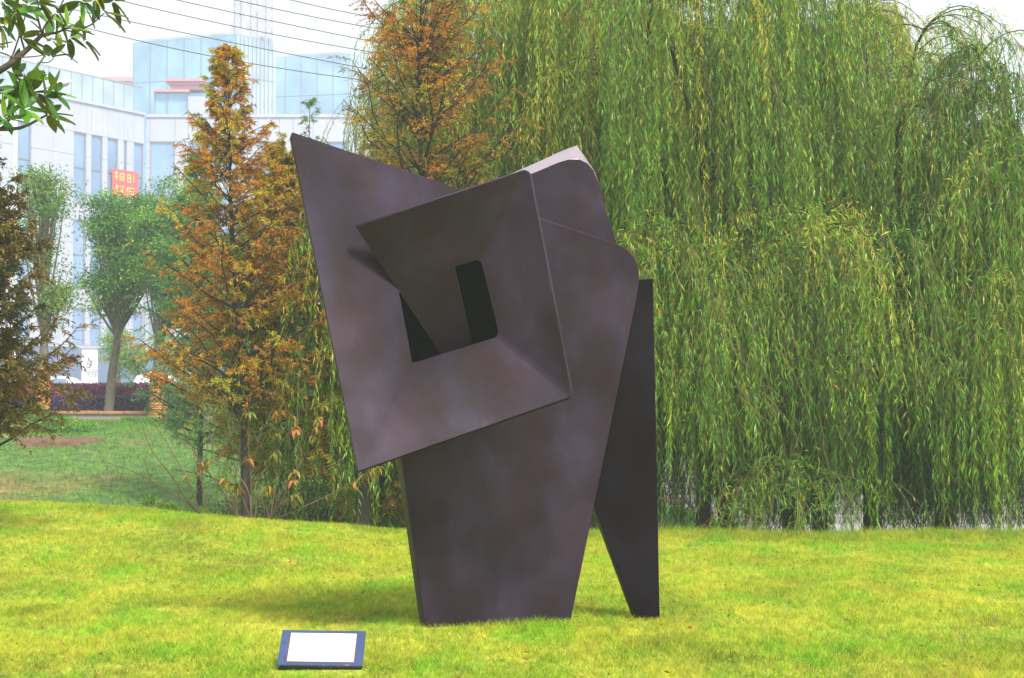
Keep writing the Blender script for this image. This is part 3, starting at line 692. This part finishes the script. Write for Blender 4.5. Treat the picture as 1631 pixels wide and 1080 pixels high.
mound('bush', 590, 800, 30.5, 1.1, 1.9, 14000, 'broad', 'dark green bush seen under the tip of the lean plate', 'bush', leaf=.07)
mound('bush', 640, 800, 28.0, .6, 1.2, 7000, 'broad', 'lighter green bush against the left edge of the standing slab', 'bush', leaf=.07)
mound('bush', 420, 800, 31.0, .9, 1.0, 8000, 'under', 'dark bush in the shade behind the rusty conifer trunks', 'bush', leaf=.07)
sb = bmesh.new()
x0 = (90-815.5)/FPX*44
for r_, z_ in ((0, .07), (1, 0.0)):
    pass
ring = [sb.verts.new((x0+math.cos(a)*1.3*(1+.2*math.sin(a*5)), 44.2+math.sin(a)*1.2, gz(x0+math.cos(a)*1.3, 44.2+math.sin(a)*1.2)-.06)) for a in [i/20*6.283 for i in range(20)]]
ring2 = [sb.verts.new((x0+math.cos(a)*.8, 44.2+math.sin(a)*.8, gz(x0, 44.2)+.07+.03*math.sin(3*a))) for a in [i/20*6.283 for i in range(20)]]
for i in range(20): sb.faces.new([ring[i], ring[(i+1) % 20], ring2[(i+1) % 20], ring2[i]])
sb.faces.new(ring2); tag(bm_obj('soil_bed', sb, M['soil'], smooth=60), kind='structure')

# ------------------------------------------------------------------ bare shrub and drooping leaf sapling
def twig_obj(name, polys, rads, mat, parent, K=10, sides=5):
    P = np.stack([curve_pts(p, K) for p in polys]); Rr = np.stack([np.linspace(a, b, K) for a, b in rads])
    V, F_ = tubes(P, Rr, sides); return mesh_np(name, V, F_, mat, parent, smooth=True), P
YB = 22.9
bs = empty('bare_shrub', at(345, 826, YB), 'bare grey twigged shrub arching left from the lawn crest', 'shrub')
paths = [[(330, 830), (290, 795), (240, 765), (205, 748), (165, 735)], [(332, 830), (300, 800), (275, 760), (240, 715), (222, 660)],
         [(322, 828), (305, 780), (280, 730), (262, 700), (240, 668)], [(335, 830), (322, 780), (318, 740), (300, 700), (290, 680)],
         [(375, 828), (360, 790), (330, 750), (310, 720), (288, 700)], [(378, 828), (365, 780), (345, 735), (335, 700), (330, 660)],
         [(378, 828), (375, 770), (380, 720), (375, 690), (350, 620)], [(372, 828), (380, 790), (400, 750), (412, 700), (430, 660)],
         [(280, 790), (262, 800), (250, 812)], [(240, 765), (232, 740), (225, 722)], [(275, 760), (250, 742), (215, 728)],
         [(300, 800), (320, 770), (330, 752)], [(345, 735), (365, 700), (372, 672)], [(318, 740), (330, 715), (325, 680)]]
polys = [[at(x, y, YB+.12*math.sin(i*2+j)*min(j, 2)*.6) for j, (x, y) in enumerate(p)] for i, p in enumerate(paths)]
bt, BP = twig_obj('branches', polys, [(.011, .003) if i < 8 else (.006, .002) for i in range(len(polys))], M['twig_brown'], bs, 12)
q = []
for i in range(60):
    a = BP[random.randrange(len(BP))]; s = random.randint(4, 11); p = Vector(a[s]); dr = Vector(a[s]-a[s-1]).normalized()
    d = (dr+Vector((random.uniform(-.8, .8), random.uniform(-.4, .4), random.uniform(0, .6)))).normalized()*random.uniform(.08, .30)
    q.append([p, p+d*.5+Vector((0, 0, .01)), p+d])
twig_obj('twigs', q, [(.0035, .0012)]*len(q), M['twig_grey'], bs, 5, 4)[0]['kind'] = 'stuff'
# sapling with long drooping leaves, each leaf its own piece
sp = empty('peach_sapling', at(420, 828, 22.7), 'young sapling with long drooping orange and green leaves beside the conifer trunks', 'sapling')
paths = [[(400, 829), (395, 780), (360, 740), (330, 735), (300, 760)], [(430, 829), (440, 760), (438, 700), (445, 640)], [(430, 829), (470, 760), (500, 690), (520, 645)],
         [(430, 829), (450, 780), (480, 730), (465, 665)], [(434, 829), (500, 800), (560, 770), (600, 745)], [(400, 829), (400, 770), (395, 700), (400, 600)],
         [(430, 829), (420, 790), (430, 775)], [(400, 829), (385, 790), (375, 770), (345, 765)], [(440, 829), (455, 800), (470, 790)], [(405, 829), (415, 760), (430, 740), (418, 735)]]
polys = [[at(x, y, 22.7+.1*math.sin(i*1.3+j)*min(j, 2)) for j, (x, y) in enumerate(p)] for i, p in enumerate(paths)]
stt, BP = twig_obj('stem', polys, [(.010, .003)]*len(polys), M['twig_brown'], sp, 12)
def drooping_leaf_mesh(tint):
    n = 7; V = []; F_ = []
    for i in range(n):
        t = i/(n-1); wv = .016*math.sin(math.pi*min(1, t*.95+.03))**.7; xx = t*.85-.25*t*t; zz = -.62*t*t
        for s in (-1, 0, 1): V.append((xx*.15, s*wv, zz*.15+abs(s)*.005))
    for i in range(n-1):
        for s in (0, 1): F_.append((i*3+s, i*3+s+1, i*3+s+4, i*3+s+3))
    me = bpy.data.meshes.new('leaf'); me.from_pydata(V, [], F_); me.shade_smooth(); me.materials.append(M['peach'])
    a = me.attributes.new('tint', 'FLOAT', 'POINT'); a.data.foreach_set('value', [min(1, max(0, tint+(v[0]*2-.1))) for v in V])
    return me
LMs = [drooping_leaf_mesh(t) for t in (.0, .15, .3, .5, .65, .8)]
cnt = 0
for i, a in enumerate(BP):
    for c in range(6 if i not in (5,) else 3):
        s = random.randint(5, 11); p = Vector(a[s]); ct = random.random()
        for k in range(random.randint(4, 7)):
            if cnt > 290: break
            o = bpy.data.objects.new('leaf', LMs[min(5, int((ct**1.5*.7+random.random()*.3)*6))])
            o.rotation_euler = (random.uniform(-.4, .4), random.uniform(-.3, .5), random.uniform(0, 6.28)); o.scale = (random.uniform(.6, 1.1),)*3
            o.location = p+Vector((random.uniform(-.03, .03), random.uniform(-.03, .03), random.uniform(-.03, .03))); link(o, sp); cnt += 1

# ------------------------------------------------------------------ magnolia at the upper left
YM = 9.0
tx = -3.35
mt = empty('magnolia_tree', (tx, YM, gz(tx, YM)), 'magnolia with large glossy leaves reaching in from the upper left corner', 'tree')
def A_(x, y, d=0): return at(x, y, YM+d)
tr_pts = [(tx, YM, -.1), (tx+.05, YM, 1.5), (tx-.02, YM+.03, 3.0), (tx+.05, YM, 4.6)]
polys = [tr_pts, [(tx+.03, YM, 2.3), A_(-120, 190), A_(0, 113), A_(40, 82), A_(67, 55)], [A_(67, 55), A_(90, 52, .02), A_(105, 45, .05)], [A_(105, 45), A_(140, 42, .03), A_(166, 21, .06)],
         [A_(67, 55), A_(72, 40, -.05), A_(88, 22, -.08)], [A_(40, 82), A_(30, 50, .1), A_(20, 20, .12)], [A_(105, 48), A_(130, 55, -.1), A_(134, 66, -.1)],
         [(tx+.03, YM, 1.9), A_(-100, 225), A_(0, 207), A_(35, 203), A_(75, 183)], [A_(0, 207, 0), A_(22, 180, .1), A_(14, 155, .1)], [A_(75, 183), A_(62, 160, -.05), A_(55, 148, -.05)],
         [A_(-60, 150), A_(-10, 140), A_(15, 150, .05)], [A_(0, 113), A_(20, 88, .1), A_(45, 10, .1)], [A_(20, 92, -.1), A_(55, 90, -.12), A_(85, 85, -.15)], [A_(60, 100, .1), A_(80, 98, .1), A_(92, 80, .1)],
         [A_(67, 55), A_(60, 25, .1), A_(62, 3, .1)], [A_(100, 48), A_(112, 20, .1), A_(130, 5, .15)]]
rads = [(.09, .05), (.024, .010), (.008, .005), (.005, .003), (.006, .003), (.006, .003), (.004, .003), (.018, .005), (.006, .003), (.004, .003), (.010, .005), (.006, .003), (.004, .002), (.003, .002), (.006, .003), (.005, .003)]
P_, _ = twig_obj('trunk', polys, rads, M['bark'], mt, 12, 6)
def magleaf():
    n = 7; V = []; F_ = []
    for i in range(n):
        t = i/(n-1); wv = .0175*math.sin(math.pi*t**.85)**.75+.0008; 
        for s in (-1, 0, 1): V.append((t*.11, s*wv, -.012*t*t+abs(s)*.005))
    for i in range(n-1):
        for s in (0, 1): F_.append((i*3+s, i*3+3+s, i*3+s+4, i*3+s+1))
    me = bpy.data.meshes.new('leaf'); me.from_pydata(V, [], F_); me.shade_smooth(); me.materials.append(M['magnolia']); return me
ML = magleaf()
ros = [(166, 21, 6), (134, 66, 4), (105, 45, 7), (88, 22, 7), (62, 5, 8), (130, 3, 8), (20, 18, 8), (45, 8, 7), (75, 62, 6), (35, 62, 7), (80, 92, 4), (110, 60, 4), (150, 0, 6), (180, 3, 7),
       (14, 152, 11), (75, 183, 10), (52, 148, 10), (70, 155, 7), (92, 80, 3), (20, 120, 9), (5, 190, 9), (40, 175, 7), (38, 125, 8), (28, 140, 8), (0, 40, 7), (-20, 80, 8), (-30, 150, 8), (-40, 20, 8), (5, 5, 8), (88, 150, 5)]
for x, y, n in ros:
    c = A_(x, y, random.uniform(-.1, .15)); ax = Vector((random.uniform(.1, 1), random.uniform(-.6, .6), random.uniform(-.4, .9))).normalized()
    for k in range(n):
        a = k/n*6.283+random.uniform(-.3, .3)
        e1 = ax.orthogonal().normalized(); e2 = ax.cross(e1)
        d = (ax*random.uniform(.1, .9)+(e1*math.cos(a)+e2*math.sin(a))).normalized(); d.z -= random.uniform(0, .25); d.normalize()
        up = (ax*.7+Vector((0, -.1, 1))*.6+Vector((random.uniform(-.4, .4), random.uniform(-.4, .4), 0))).normalized(); yv = up.cross(d).normalized(); zv = d.cross(yv)
        o = bpy.data.objects.new('leaf', ML); s = random.uniform(.9, 1.35)
        o.matrix_world = Matrix.Translation(c+d*.01) @ Matrix((d, yv, zv)).transposed().to_4x4() @ Matrix.Scale(s, 4)
        link(o, mt)

# ------------------------------------------------------------------ stone office building (facade runs away to the right)
def facade(p0, p1):
    """origin p0 (left end, xy), unit along, outward normal"""
    a = Vector((p1[0]-p0[0], p1[1]-p0[1], 0)); Lg = a.length; a.normalize(); n = Vector((a.y, -a.x, 0))
    return Matrix(((a.x, -n.x, 0, p0[0]), (a.y, -n.y, 0, p0[1]), (0, 0, 1, 0), (0, 0, 0, 1))), Lg, a, n   # local x along, y into the wall
def fx(px, p0, p1):
    """distance along the facade of a photo column"""
    k = (px-815.5)/FPX; dx, dy = p1[0]-p0[0], p1[1]-p0[1]
    t = (k*p0[1]-p0[0])/(dx-k*dy); return t*math.hypot(dx, dy)
S1 = at(230, 147, 174); S0 = (S1.x-3.9*3.48, S1.y-7*3.48); S1z = S1.z; S1 = (S1.x, S1.y)
MF, LF, aF, nF = facade(S0, S1)
ZB = 1.6; ROOF = S1z-1.9
bd = empty('office_building', (S0[0], S0[1], ZB), 'pale stone office block with tall narrow windows and a glass parapet', 'building')
box('wall', (0, .30, ZB-.3), (LF, 26, ROOF-.25), M['stone_back'], bd, MF)
cols = [(fx(20, S0, S1), fx(47, S0, S1))]+[(fx(a, S0, S1), fx(b, S0, S1)) for a, b in ((115, 135), (143, 161), (169, 186), (195, 200), (211, 227))]
rows = [(19.3, 25.5), (11.6, 17.7), (6.6, 9.9)]
def windows_panels(cols, rows, Lg, Mx, root, z_lo, z_hi, pan_h=2.0, pan_w=3.0):
    for ci_, (a, b) in enumerate(cols):
        for (z0, z1) in rows:
            f = empty_part('window', root)
            bm = bmesh.new()
            for lo, hi in (((a, .10, z0), (a+.10, .28, z1)), ((b-.10, .10, z0), (b, .28, z1)), ((a+.101, .10, z0), (b-.101, .28, z0+.1)), ((a+.101, .10, z1-.1), (b-.101, .28, z1))): box_bm(bm, lo, hi, Mx)
            m = (z0+z1)/2; box_bm(bm, (a+.101, .12, m-.05), (b-.101, .27, m+.05), Mx)
            fr_ = bm_obj('window', bm, M['metal'], root)
            box('pane', (a+.101, .20, z0+.101), (b-.101, .22, m-.051), M['glass'], fr_, Mx)
            box('pane', (a+.101, .20, m+.051), (b-.101, .22, z1-.101), M['glass'], fr_, Mx)
    xs_ = sorted({0, Lg, *[v for c in cols for v in c]}); zs_ = sorted({z_lo, z_hi, *[v for r in rows for v in r]})
    for i in range(len(xs_)-1):
        x0_, x1_ = xs_[i], xs_[i+1]; iswin = any(abs(x0_-c[0]) < 1e-6 for c in cols)
        nx_ = max(1, round((x1_-x0_)/pan_w))
        for j in range(len(zs_)-1):
            z0_, z1_ = zs_[j], zs_[j+1]
            if iswin and any(abs(z0_-r[0]) < 1e-6 for r in rows): continue
            nz_ = max(1, round((z1_-z0_)/pan_h))
            for a in range(nx_):
                for c in range(nz_):
                    w0 = x0_+(x1_-x0_)*a/nx_; w1 = x0_+(x1_-x0_)*(a+1)/nx_; h0 = z0_+(z1_-z0_)*c/nz_; h1 = z0_+(z1_-z0_)*(c+1)/nz_
                    box('stone_panel', (w0+.015, random.uniform(0, .008), h0+.015), (w1-.015, .298, h1-.015), M['stone'], root, Mx)
def empty_part(n, r): return None
windows_panels(cols, rows, LF, MF, bd, 6.4, ROOF-.25)
box('shopfront', (0.05, .06, ZB), (LF-.05, .29, 6.38), M['darkpanel'], bd, MF)
box('roof_slab', (-.15, -.15, ROOF-.24), (LF+.1, 26, ROOF), M['stone'], bd, MF)
ps = 0
while ps < LF-.2:
    box('parapet_post', (ps-.04, .1, ROOF+.002), (ps+.04, .2, ROOF+2.3), M['metal'], bd, MF)
    if ps+1.4 < LF: box('parapet_glass', (ps+.045, .13, ROOF+.05), (ps+1.36, .16, ROOF+2.24), M['pale_glass'], bd, MF)
    ps += 1.4
box('handrail', (-.05, .08, ROOF+2.302), (LF, .22, ROOF+2.42), M['metal'], bd, MF)
# banner on the facade
sa, sb_ = fx(175, S0, S1), fx(216, S0, S1)
bn = empty('hanging_banner', MF @ Vector((sa, 0, 13)), 'red banner with yellow characters hung on the stone office block', 'banner')
zt = CAMZ+(640-265)/FPX*169; zb_ = CAMZ+(640-308)/FPX*169
cl_ = box('cloth', (sa, -.14, zb_), (sb_, -.10, zt), M['sign_red'], bn, MF)
wS, hS = sb_-sa, zt-zb_
def stroke(u0, v0, u1, v1):
    box('character_stroke', (sa+u0*wS, -.155, zb_+v0*hS), (sa+u1*wS, -.143, zb_+v1*hS), M['sign_yellow'], cl_, MF)
for s in [(.08, .84, .22, .88), (.13, .60, .17, .94), (.08, .70, .22, .74), (.28, .84, .46, .88), (.28, .60, .31, .84), (.43, .60, .46, .84), (.28, .60, .46, .64), (.34, .70, .40, .76),
          (.58, .84, .72, .88), (.58, .60, .61, .84), (.69, .60, .72, .84), (.61, .71, .69, .75), (.58, .56, .72, .60), (.82, .60, .85, .90),
          (.10, .34, .24, .38), (.15, .10, .19, .44), (.10, .22, .24, .26), (.30, .36, .46, .40), (.36, .12, .40, .36), (.30, .12, .46, .16),
          (.56, .34, .84, .38), (.56, .12, .60, .34), (.80, .12, .84, .34), (.56, .10, .84, .14), (.64, .22, .76, .26)]: stroke(*s)

# right wing, facing the camera
W0 = at(233, 182, 174.6); W1 = at(600, 182, 174.6)
MW, LW, aW, nW = facade((W0.x, W0.y), (W1.x, W1.y))
wg = empty('office_wing', (W0.x, W0.y, ZB), 'plain pale stone wing standing right of the glass parapet block', 'building')
ROOF2 = W0.z
box('wall', (0, .30, ZB-.3), (LW, 20, ROOF2-.3), M['stone_back'], wg, MW)
kk = 174.6/FPX
cols2 = [((a-233)*kk, (b-233)*kk) for a, b in ((239, 279), (300, 335), (356, 390), (412, 446), (468, 500), (522, 556))]
windows_panels(cols2, [(16, 25.8), (7.4, 14.2)], LW, MW, wg, 6.4, ROOF2-.3, 2.2, 3.2)
box('shopfront', (0.05, .06, ZB), (LW-.05, .29, 6.38), M['darkpanel'], wg, MW)
box('roof_slab', (-.1, -.12, ROOF2-.29), (LW+.1, 20, ROOF2), M['stone'], wg, MW)

# rooftop pavilion with red cornice
def zpx(py, Y): return CAMZ+(640-py)/FPX*Y
def xpx(px, Y): return (px-815.5)/FPX*Y
pv = empty('rooftop_pavilion', (xpx(290, 194), 194, ROOF2), 'glazed rooftop pavilion with a flared pink red cornice in front of the glass tower', 'building')
Yp = 194
box('wall', (xpx(244, Yp), Yp, ROOF2-2), (xpx(330, Yp), Yp+6, zpx(146, Yp)), M['tower_glass'], pv)
box('wall', (xpx(298, Yp), Yp-.25, ROOF2-2), (xpx(330, Yp), Yp-.02, zpx(152, Yp)), M['stone'], pv)
for a, b, c, d, e in ((262, 328, 125, 129, .9), (267, 324, 129.5, 134, .5), (270, 322, 134.5, 141, .3), (243, 300, 141.5, 145.5, .6)):
    box('cornice', (xpx(a, Yp), Yp-e, zpx(d, Yp)), (xpx(b, Yp), Yp+5, zpx(c, Yp)), M['redroof'], pv)
for a in (244, 264, 297): box('mullion', (xpx(a, Yp)-.06, Yp-.12, ROOF2), (xpx(a, Yp)+.06, Yp-.005, zpx(146.5, Yp)), M['metal'], pv)
Yq = 275
fr2 = empty('far_house', (xpx(190, Yq), Yq, ZB), 'far faint house with a pink red roof between the parapet and the glass tower', 'building')
box('wall', (xpx(164, Yq), Yq, ZB), (xpx(216, Yq), Yq+8, zpx(128, Yq)), M['stone'], fr2)
box('roof', (xpx(160, Yq), Yq-.6, zpx(127.8, Yq)), (xpx(218, Yq), Yq+8.6, zpx(121, Yq)), M['redroof'], fr2)

# glass towers: near corner, two glazed faces
def tower(A0, B0, C0, zt_, label, nL, nR, rows_, matL, matR):
    root = empty('glass_tower', (B0[0], B0[1], ZB), label, 'building', 'glass office towers in the haze')
    D0 = (A0[0]+(C0[0]-B0[0])*3, A0[1]+(C0[1]-B0[1])*3); C1 = (B0[0]+(C0[0]-B0[0])*1, B0[1]+(C0[1]-B0[1])*1)
    bm = bmesh.new(); q = [A0, B0, C1, (A0[0]+C1[0]-B0[0], A0[1]+C1[1]-B0[1])]
    c = Vector((sum(p[0] for p in q)/4, sum(p[1] for p in q)/4, 0))
    q = [(p[0]+(c.x-p[0])*.02, p[1]+(c.y-p[1])*.02) for p in q]
    lo = [bm.verts.new((*p, ZB)) for p in q]; hi = [bm.verts.new((*p, zt_-.2)) for p in q]
    bm.faces.new(hi); bm.faces.new(lo)
    for i in range(4): bm.faces.new([lo[i], lo[(i+1) % 4], hi[(i+1) % 4], hi[i]])
    bmesh.ops.recalc_face_normals(bm, faces=bm.faces); bm_obj('core', bm, M['metal'], root)
    for (p, r_, n, mat) in ((A0, B0, nL, matL), (B0, C1, nR, matR)):
        Mx, Lg, a_, n_ = facade(p, r_); zl = 17.0
        for i in range(n):
            for j in range(rows_):
                z0_ = zl+(zt_-zl)*j/rows_; z1_ = zl+(zt_-zl)*(j+1)/rows_
                box('pane', (Lg*i/n+.06, -.02, z0_+.06), (Lg*(i+1)/n-.06, .04, z1_-.06), M[mat], root, Mx)
            box('mullion', (Lg*i/n-.05, -.10, ZB), (Lg*i/n+.05, .0, zt_), M['metal'], root, Mx)
        box('parapet', (0, -.05, zt_+.002), (Lg, .25, zt_+.35), M['pale_glass'], root, Mx)
a = at(213, 60, 250); b = at(376, 55, 244); c = at(440, 66, 249.2)
tower((a.x, a.y), (b.x, b.y), (c.x, c.y), b.z, 'large blue glass tower behind the slender rusty conifer', 6, 10, 6, 'tower_glass', 'pale_glass')
a = at(430, 88, 276); b = at(556, 86, 273); c = at(602, 92, 279)
tower((a.x, a.y), (b.x, b.y), (c.x, c.y), b.z, 'lower blue glass tower right of the large one', 5, 5, 6, 'tower_glass', 'pale_glass')
# lattice masts on the tower roof
for i, (px, hgt, lab) in enumerate(((376, 12, 'leftmost of three pale lattice masts on the tower roof'), (402, 12, 'middle of three pale lattice masts on the tower roof'), (426, 12, 'rightmost of three pale lattice masts on the tower roof'))):
    Ym = 247.6; x = xpx(px, Ym); zb0 = zpx(57, Ym) if i < 2 else zpx(66, Ym); root = empty('lattice_mast', (x, Ym, zb0), lab, 'mast', 'lattice masts on the tower roof')
    s_ = .45; bm = bmesh.new()
    legs = [(x+sx*s_, Ym+sy*s_) for sx, sy in ((-1, -1), (1, -1), (1, 1), (-1, 1))]
    P = []
    for lx, ly in legs: P.append([(lx, ly, zb0-.4), (lx, ly, zb0+hgt)])
    for k in range(8):
        for m in range(4):
            p, r_ = legs[m], legs[(m+1) % 4]; z0_ = zb0+hgt*k/8; z1_ = zb0+hgt*(k+1)/8
            P.append([(*p, z0_), (*r_, z1_)]); P.append([(*p, z1_), (*r_, z1_)])
    Pn = np.array([[p, r_] for p, r_ in P], float); V, F_ = tubes(Pn, np.full((len(P), 2), .045), 4)
    mesh_np('frame', V, F_, M['mast'], root)
    for k in range(5):
        zz = zb0+.8+k*1.6; sx = random.choice((-1, 1))
        box('antenna_panel', (x+sx*.75-.2, Ym-.75, zz), (x+sx*.75+.2, Ym-.5, zz+1.2), M['mast'], root)
        box('bracket', (x+sx*.4, Ym-.62, zz+.5), (x+sx*.6, Ym-.56, zz+.6), M['metal'], root)

# ------------------------------------------------------------------ sign pylon, vehicles, lamp, cables
Yt = 74
sp_ = empty('sign_pillar', (xpx(141, Yt), Yt, ZB), 'white sign pillar with grey emblem and lettering behind the hedge', 'sign')
x0, x1 = xpx(130, Yt), xpx(153, Yt)
body = box('panel', (x0, Yt, ZB), (x1, Yt+.35, zpx(555, Yt)), M['white'], sp_, bev=.01)
box('cap', (x0-.08, Yt-.05, zpx(555, Yt)+.002), (x1+.04, Yt+.40, zpx(553, Yt)+.02), M['stone'], sp_)
def text(s, px, py, size, parent, y, mat, name='lettering'):
    cu = bpy.data.curves.new('t', 'FONT'); cu.body = s; cu.size = size; cu.align_x = 'CENTER'; cu.extrude = .004
    o = bpy.data.objects.new('t', cu); COL.objects.link(o)
    dg = bpy.context.evaluated_depsgraph_get(); me = bpy.data.meshes.new_from_object(o.evaluated_get(dg)); bpy.data.objects.remove(o)
    me.materials.clear(); me.materials.append(mat); me.transform(Matrix.Translation((xpx(px, y), y-.006, zpx(py, y))) @ Matrix.Rotation(R(90), 4, 'X'))
    return link(bpy.data.objects.new(name, me), parent)
text('Indian', 143.5, 593, .26, body, Yt, M['ink']); text('1938', 143.5, 600, .26, body, Yt, M['ink'])
box('rule', (xpx(139, Yt), Yt-.012, zpx(603.6, Yt)), (xpx(148, Yt), Yt-.003, zpx(603, Yt)), M['ink'], body)
em = bmesh.new()
for (ax, ay, bx, by) in ((139, 583, 141, 570), (141, 570, 144, 577), (144, 577, 146, 574), (146, 574, 145, 584), (140, 578, 145, 582), (142, 586, 146, 578)):
    p = Vector((xpx(ax, Yt), Yt-.008, zpx(ay, Yt))); r_ = Vector((xpx(bx, Yt), Yt-.008, zpx(by, Yt))); d = r_-p
    Mx = Matrix.Translation(p) @ d.to_track_quat('X', 'Z').to_matrix().to_4x4(); box_bm(em, (0, -.004, -.02), (d.length, .004, .02), Mx)
bm_obj('emblem', em, M['ink'], body)

def car(name, px, Y, label, cat, Lc=4.5, H=1.48, van=False, group=None):
    x = xpx(px, Y); z = 1.62; root = empty(name, (x, Y, z), label, cat, group)
    if van: prof = [(-.5, .28), (-.5, .75), (-.47, .98), (-.38, 1.35), (-.27, 1.9), (-.2, 2.05), (.44, 2.08), (.49, 1.95), (.5, .28)]
    else: prof = [(-.5, .28), (-.5, .60), (-.47, .72), (-.28, .88), (-.13, 1.32), (-.02, 1.46), (.18, 1.47), (.30, 1.36), (.42, .98), (.49, .92), (.5, .28)]
    wc = .88
    bm = bmesh.new(); rings = []
    for yy, ins in ((-wc, .0), (-wc, 0), (wc, 0), (wc, 0)): pass
    for yy in (-wc, -wc*.92, wc*.92, wc):
        k = 0 if abs(yy) < wc else 1
        rings.append([bm.verts.new((x+px_*Lc*(.985 if k else 1), Y+yy*(1-.18*max(0, (pz-.9))/1.0*(0 if van else 1)), z+pz*(1 if not k else .99))) for px_, pz in prof])
    n = len(prof)
    for a, b in zip(rings[:-1], rings[1:]):
        for i in range(n): bm.faces.new([a[i], a[(i+1) % n], b[(i+1) % n], b[i]])
    bm.faces.new(rings[0]); bm.faces.new(rings[-1])
    bmesh.ops.recalc_face_normals(bm, faces=bm.faces); bm_obj('body', bm, M['white'], root, 35)
    wins = ([(-.36, 1.15, -.12, 1.85), (-.10, 1.15, .14, 1.85), (.16, 1.15, .42, 1.85)] if van else [(-.16, .95, .02, 1.33), (.04, .95, .26, 1.33)])
    for a, b, c, d in wins:
        bm = bmesh.new(); yy = Y-wc*(1-.03)-.02
        sl = 0 if van else .12
        q = [(a-.06, b), (c, b), (c-.01, d), (a+.04, d)]
        vs = [bm.verts.new((x+u*Lc, Y-wc*(1-(0 if van else .18*max(0, v-.9)))-.006, z+v)) for u, v in q]; vb = [bm.verts.new(v.co+Vector((0, .01, 0))) for v in vs]
        bm.faces.new(vs); bm.faces.new(vb[::-1])
        for i in range(4): bm.faces.new([vs[i], vs[(i+1) % 4], vb[(i+1) % 4], vb[i]])
        bm_obj('window', bm, M['carglass'], root)
    for u in (-.32, .32):
        for sy in (-1, 1):
            bm = bmesh.new(); bmesh.ops.create_cone(bm, cap_ends=True, segments=20, radius1=.32, radius2=.32, depth=.2, matrix=Matrix.Translation((x+u*Lc, Y+sy*(wc-.08), z+.32)) @ Matrix.Rotation(R(90), 4, 'X'))
            wh = bm_obj('wheel', bm, M['rubber'], root, 40)
            bm = bmesh.new(); bmesh.ops.create_cone(bm, cap_ends=True, segments=16, radius1=.19, radius2=.17, depth=.04, matrix=Matrix.Translation((x+u*Lc, Y+sy*(wc+.03), z+.32)) @ Matrix.Rotation(R(90), 4, 'X'))
            bm_obj('rim', bm, M['metal'], wh, 40)
    for sy in (-.65, .65): box('headlight', (x-.5*Lc-.01, Y+sy-.15, z+.62), (x-.49*Lc+.02, Y+sy+.15, z+.74), M['pale_glass'], root)
car('parked_car', 80, 110, 'white car with its roof showing over the purple hedge at the left', 'car')
car('parked_van', 312, 74, 'white round nosed van behind the hedge near the rope wrapped trunk', 'van', 4.6, van=True)

Yl = 62
lp = empty('street_lamp', (xpx(21, Yl), Yl, 1.62), 'white street lamp with a flat lamp head, at the upper left before the office block', 'street lamp')
twig_obj('pole', [[(xpx(21, Yl), Yl, 1.5), (xpx(21, Yl), Yl, 6), (xpx(21, Yl), Yl, zpx(160, Yl))]], [(.11, .07)], M['white'], lp, 12, 12)
twig_obj('arm', [[(xpx(21, Yl), Yl, zpx(160, Yl)-.1), (xpx(30, Yl), Yl, zpx(148, Yl)), (xpx(60, Yl), Yl, zpx(141, Yl)), (xpx(70, Yl), Yl, zpx(139, Yl))]], [(.06, .04)], M['white'], lp, 10, 8)
bm = bmesh.new(); bmesh.ops.create_uvsphere(bm, u_segments=20, v_segments=10, radius=1)
Mx = Matrix.Translation((xpx(90, Yl), Yl, zpx(132, Yl))) @ Matrix.Rotation(R(-15), 4, 'Y') @ Matrix.Diagonal((.46, .17, .11, 1))
bmesh.ops.transform(bm, matrix=Mx, verts=bm.verts); bm_obj('lamp_head', bm, M['white'], lp, 60)
bm = bmesh.new(); bmesh.ops.create_uvsphere(bm, u_segments=16, v_segments=8, radius=1)
Mx = Matrix.Translation((xpx(93, Yl), Yl, zpx(132, Yl)-.07)) @ Matrix.Rotation(R(-15), 4, 'Y') @ Matrix.Diagonal((.30, .12, .06, 1))
bmesh.ops.transform(bm, matrix=Mx, verts=bm.verts); bm_obj('lens', bm, M['metal'], lp, 60)

Yc = 66
for lab, pts in (('lowest power cable, crossing the glass tower', [(200, 60), (329, 88), (473, 113)]), ('power cable second from the bottom, crossing the glass tower top', [(200, 33), (321, 58), (591, 111)]),
                 ('power cable grazing the top of the glass tower', [(200, 3), (427, 53), (568, 79)]), ('power cable passing over the glass tower through the masts', [(282, 0), (427, 32), (573, 62)]),
                 ('power cable second from the top', [(375, 0), (500, 27), (620, 49)]), ('topmost power cable, near the top of the picture', [(463, 0), (520, 13), (586, 26)])):
    (ax, ay), (mx_, my), (bx, by) = pts
    co = np.polyfit([ax, mx_, bx], [ay, my, by], 2); xs_ = np.linspace(-260, 760, 40)
    P = np.array([at(x, np.polyval(co, x), Yc+(x-200)*.006) for x in xs_]); V, F_ = tubes(P[None], np.full((1, 40), .016), 6)
    tag(mesh_np('power_cable', V, F_, M['cable'], smooth=True), lab, 'cable', 'overhead power cables')

# ------------------------------------------------------------------ haze
hz = box('haze', (-395, -18, -2.5), (395, 695, 66), None); hz.data.materials.clear()
m = bpy.data.materials.new('haze_air'); m.use_nodes = True; nt = m.node_tree; nt.nodes.remove(nt.nodes['Principled BSDF'])
pvn = nt.nodes.new('ShaderNodeVolumePrincipled'); pvn.inputs['Color'].default_value = (.80, .90, 1, 1); pvn.inputs['Density'].default_value = .0017; pvn.inputs['Anisotropy'].default_value = .2
nt.links.new(pvn.outputs[0], nt.nodes['Material Output'].inputs['Volume']); hz.data.materials.append(m); tag(hz, 'pale blue air haze', 'haze', kind='stuff')
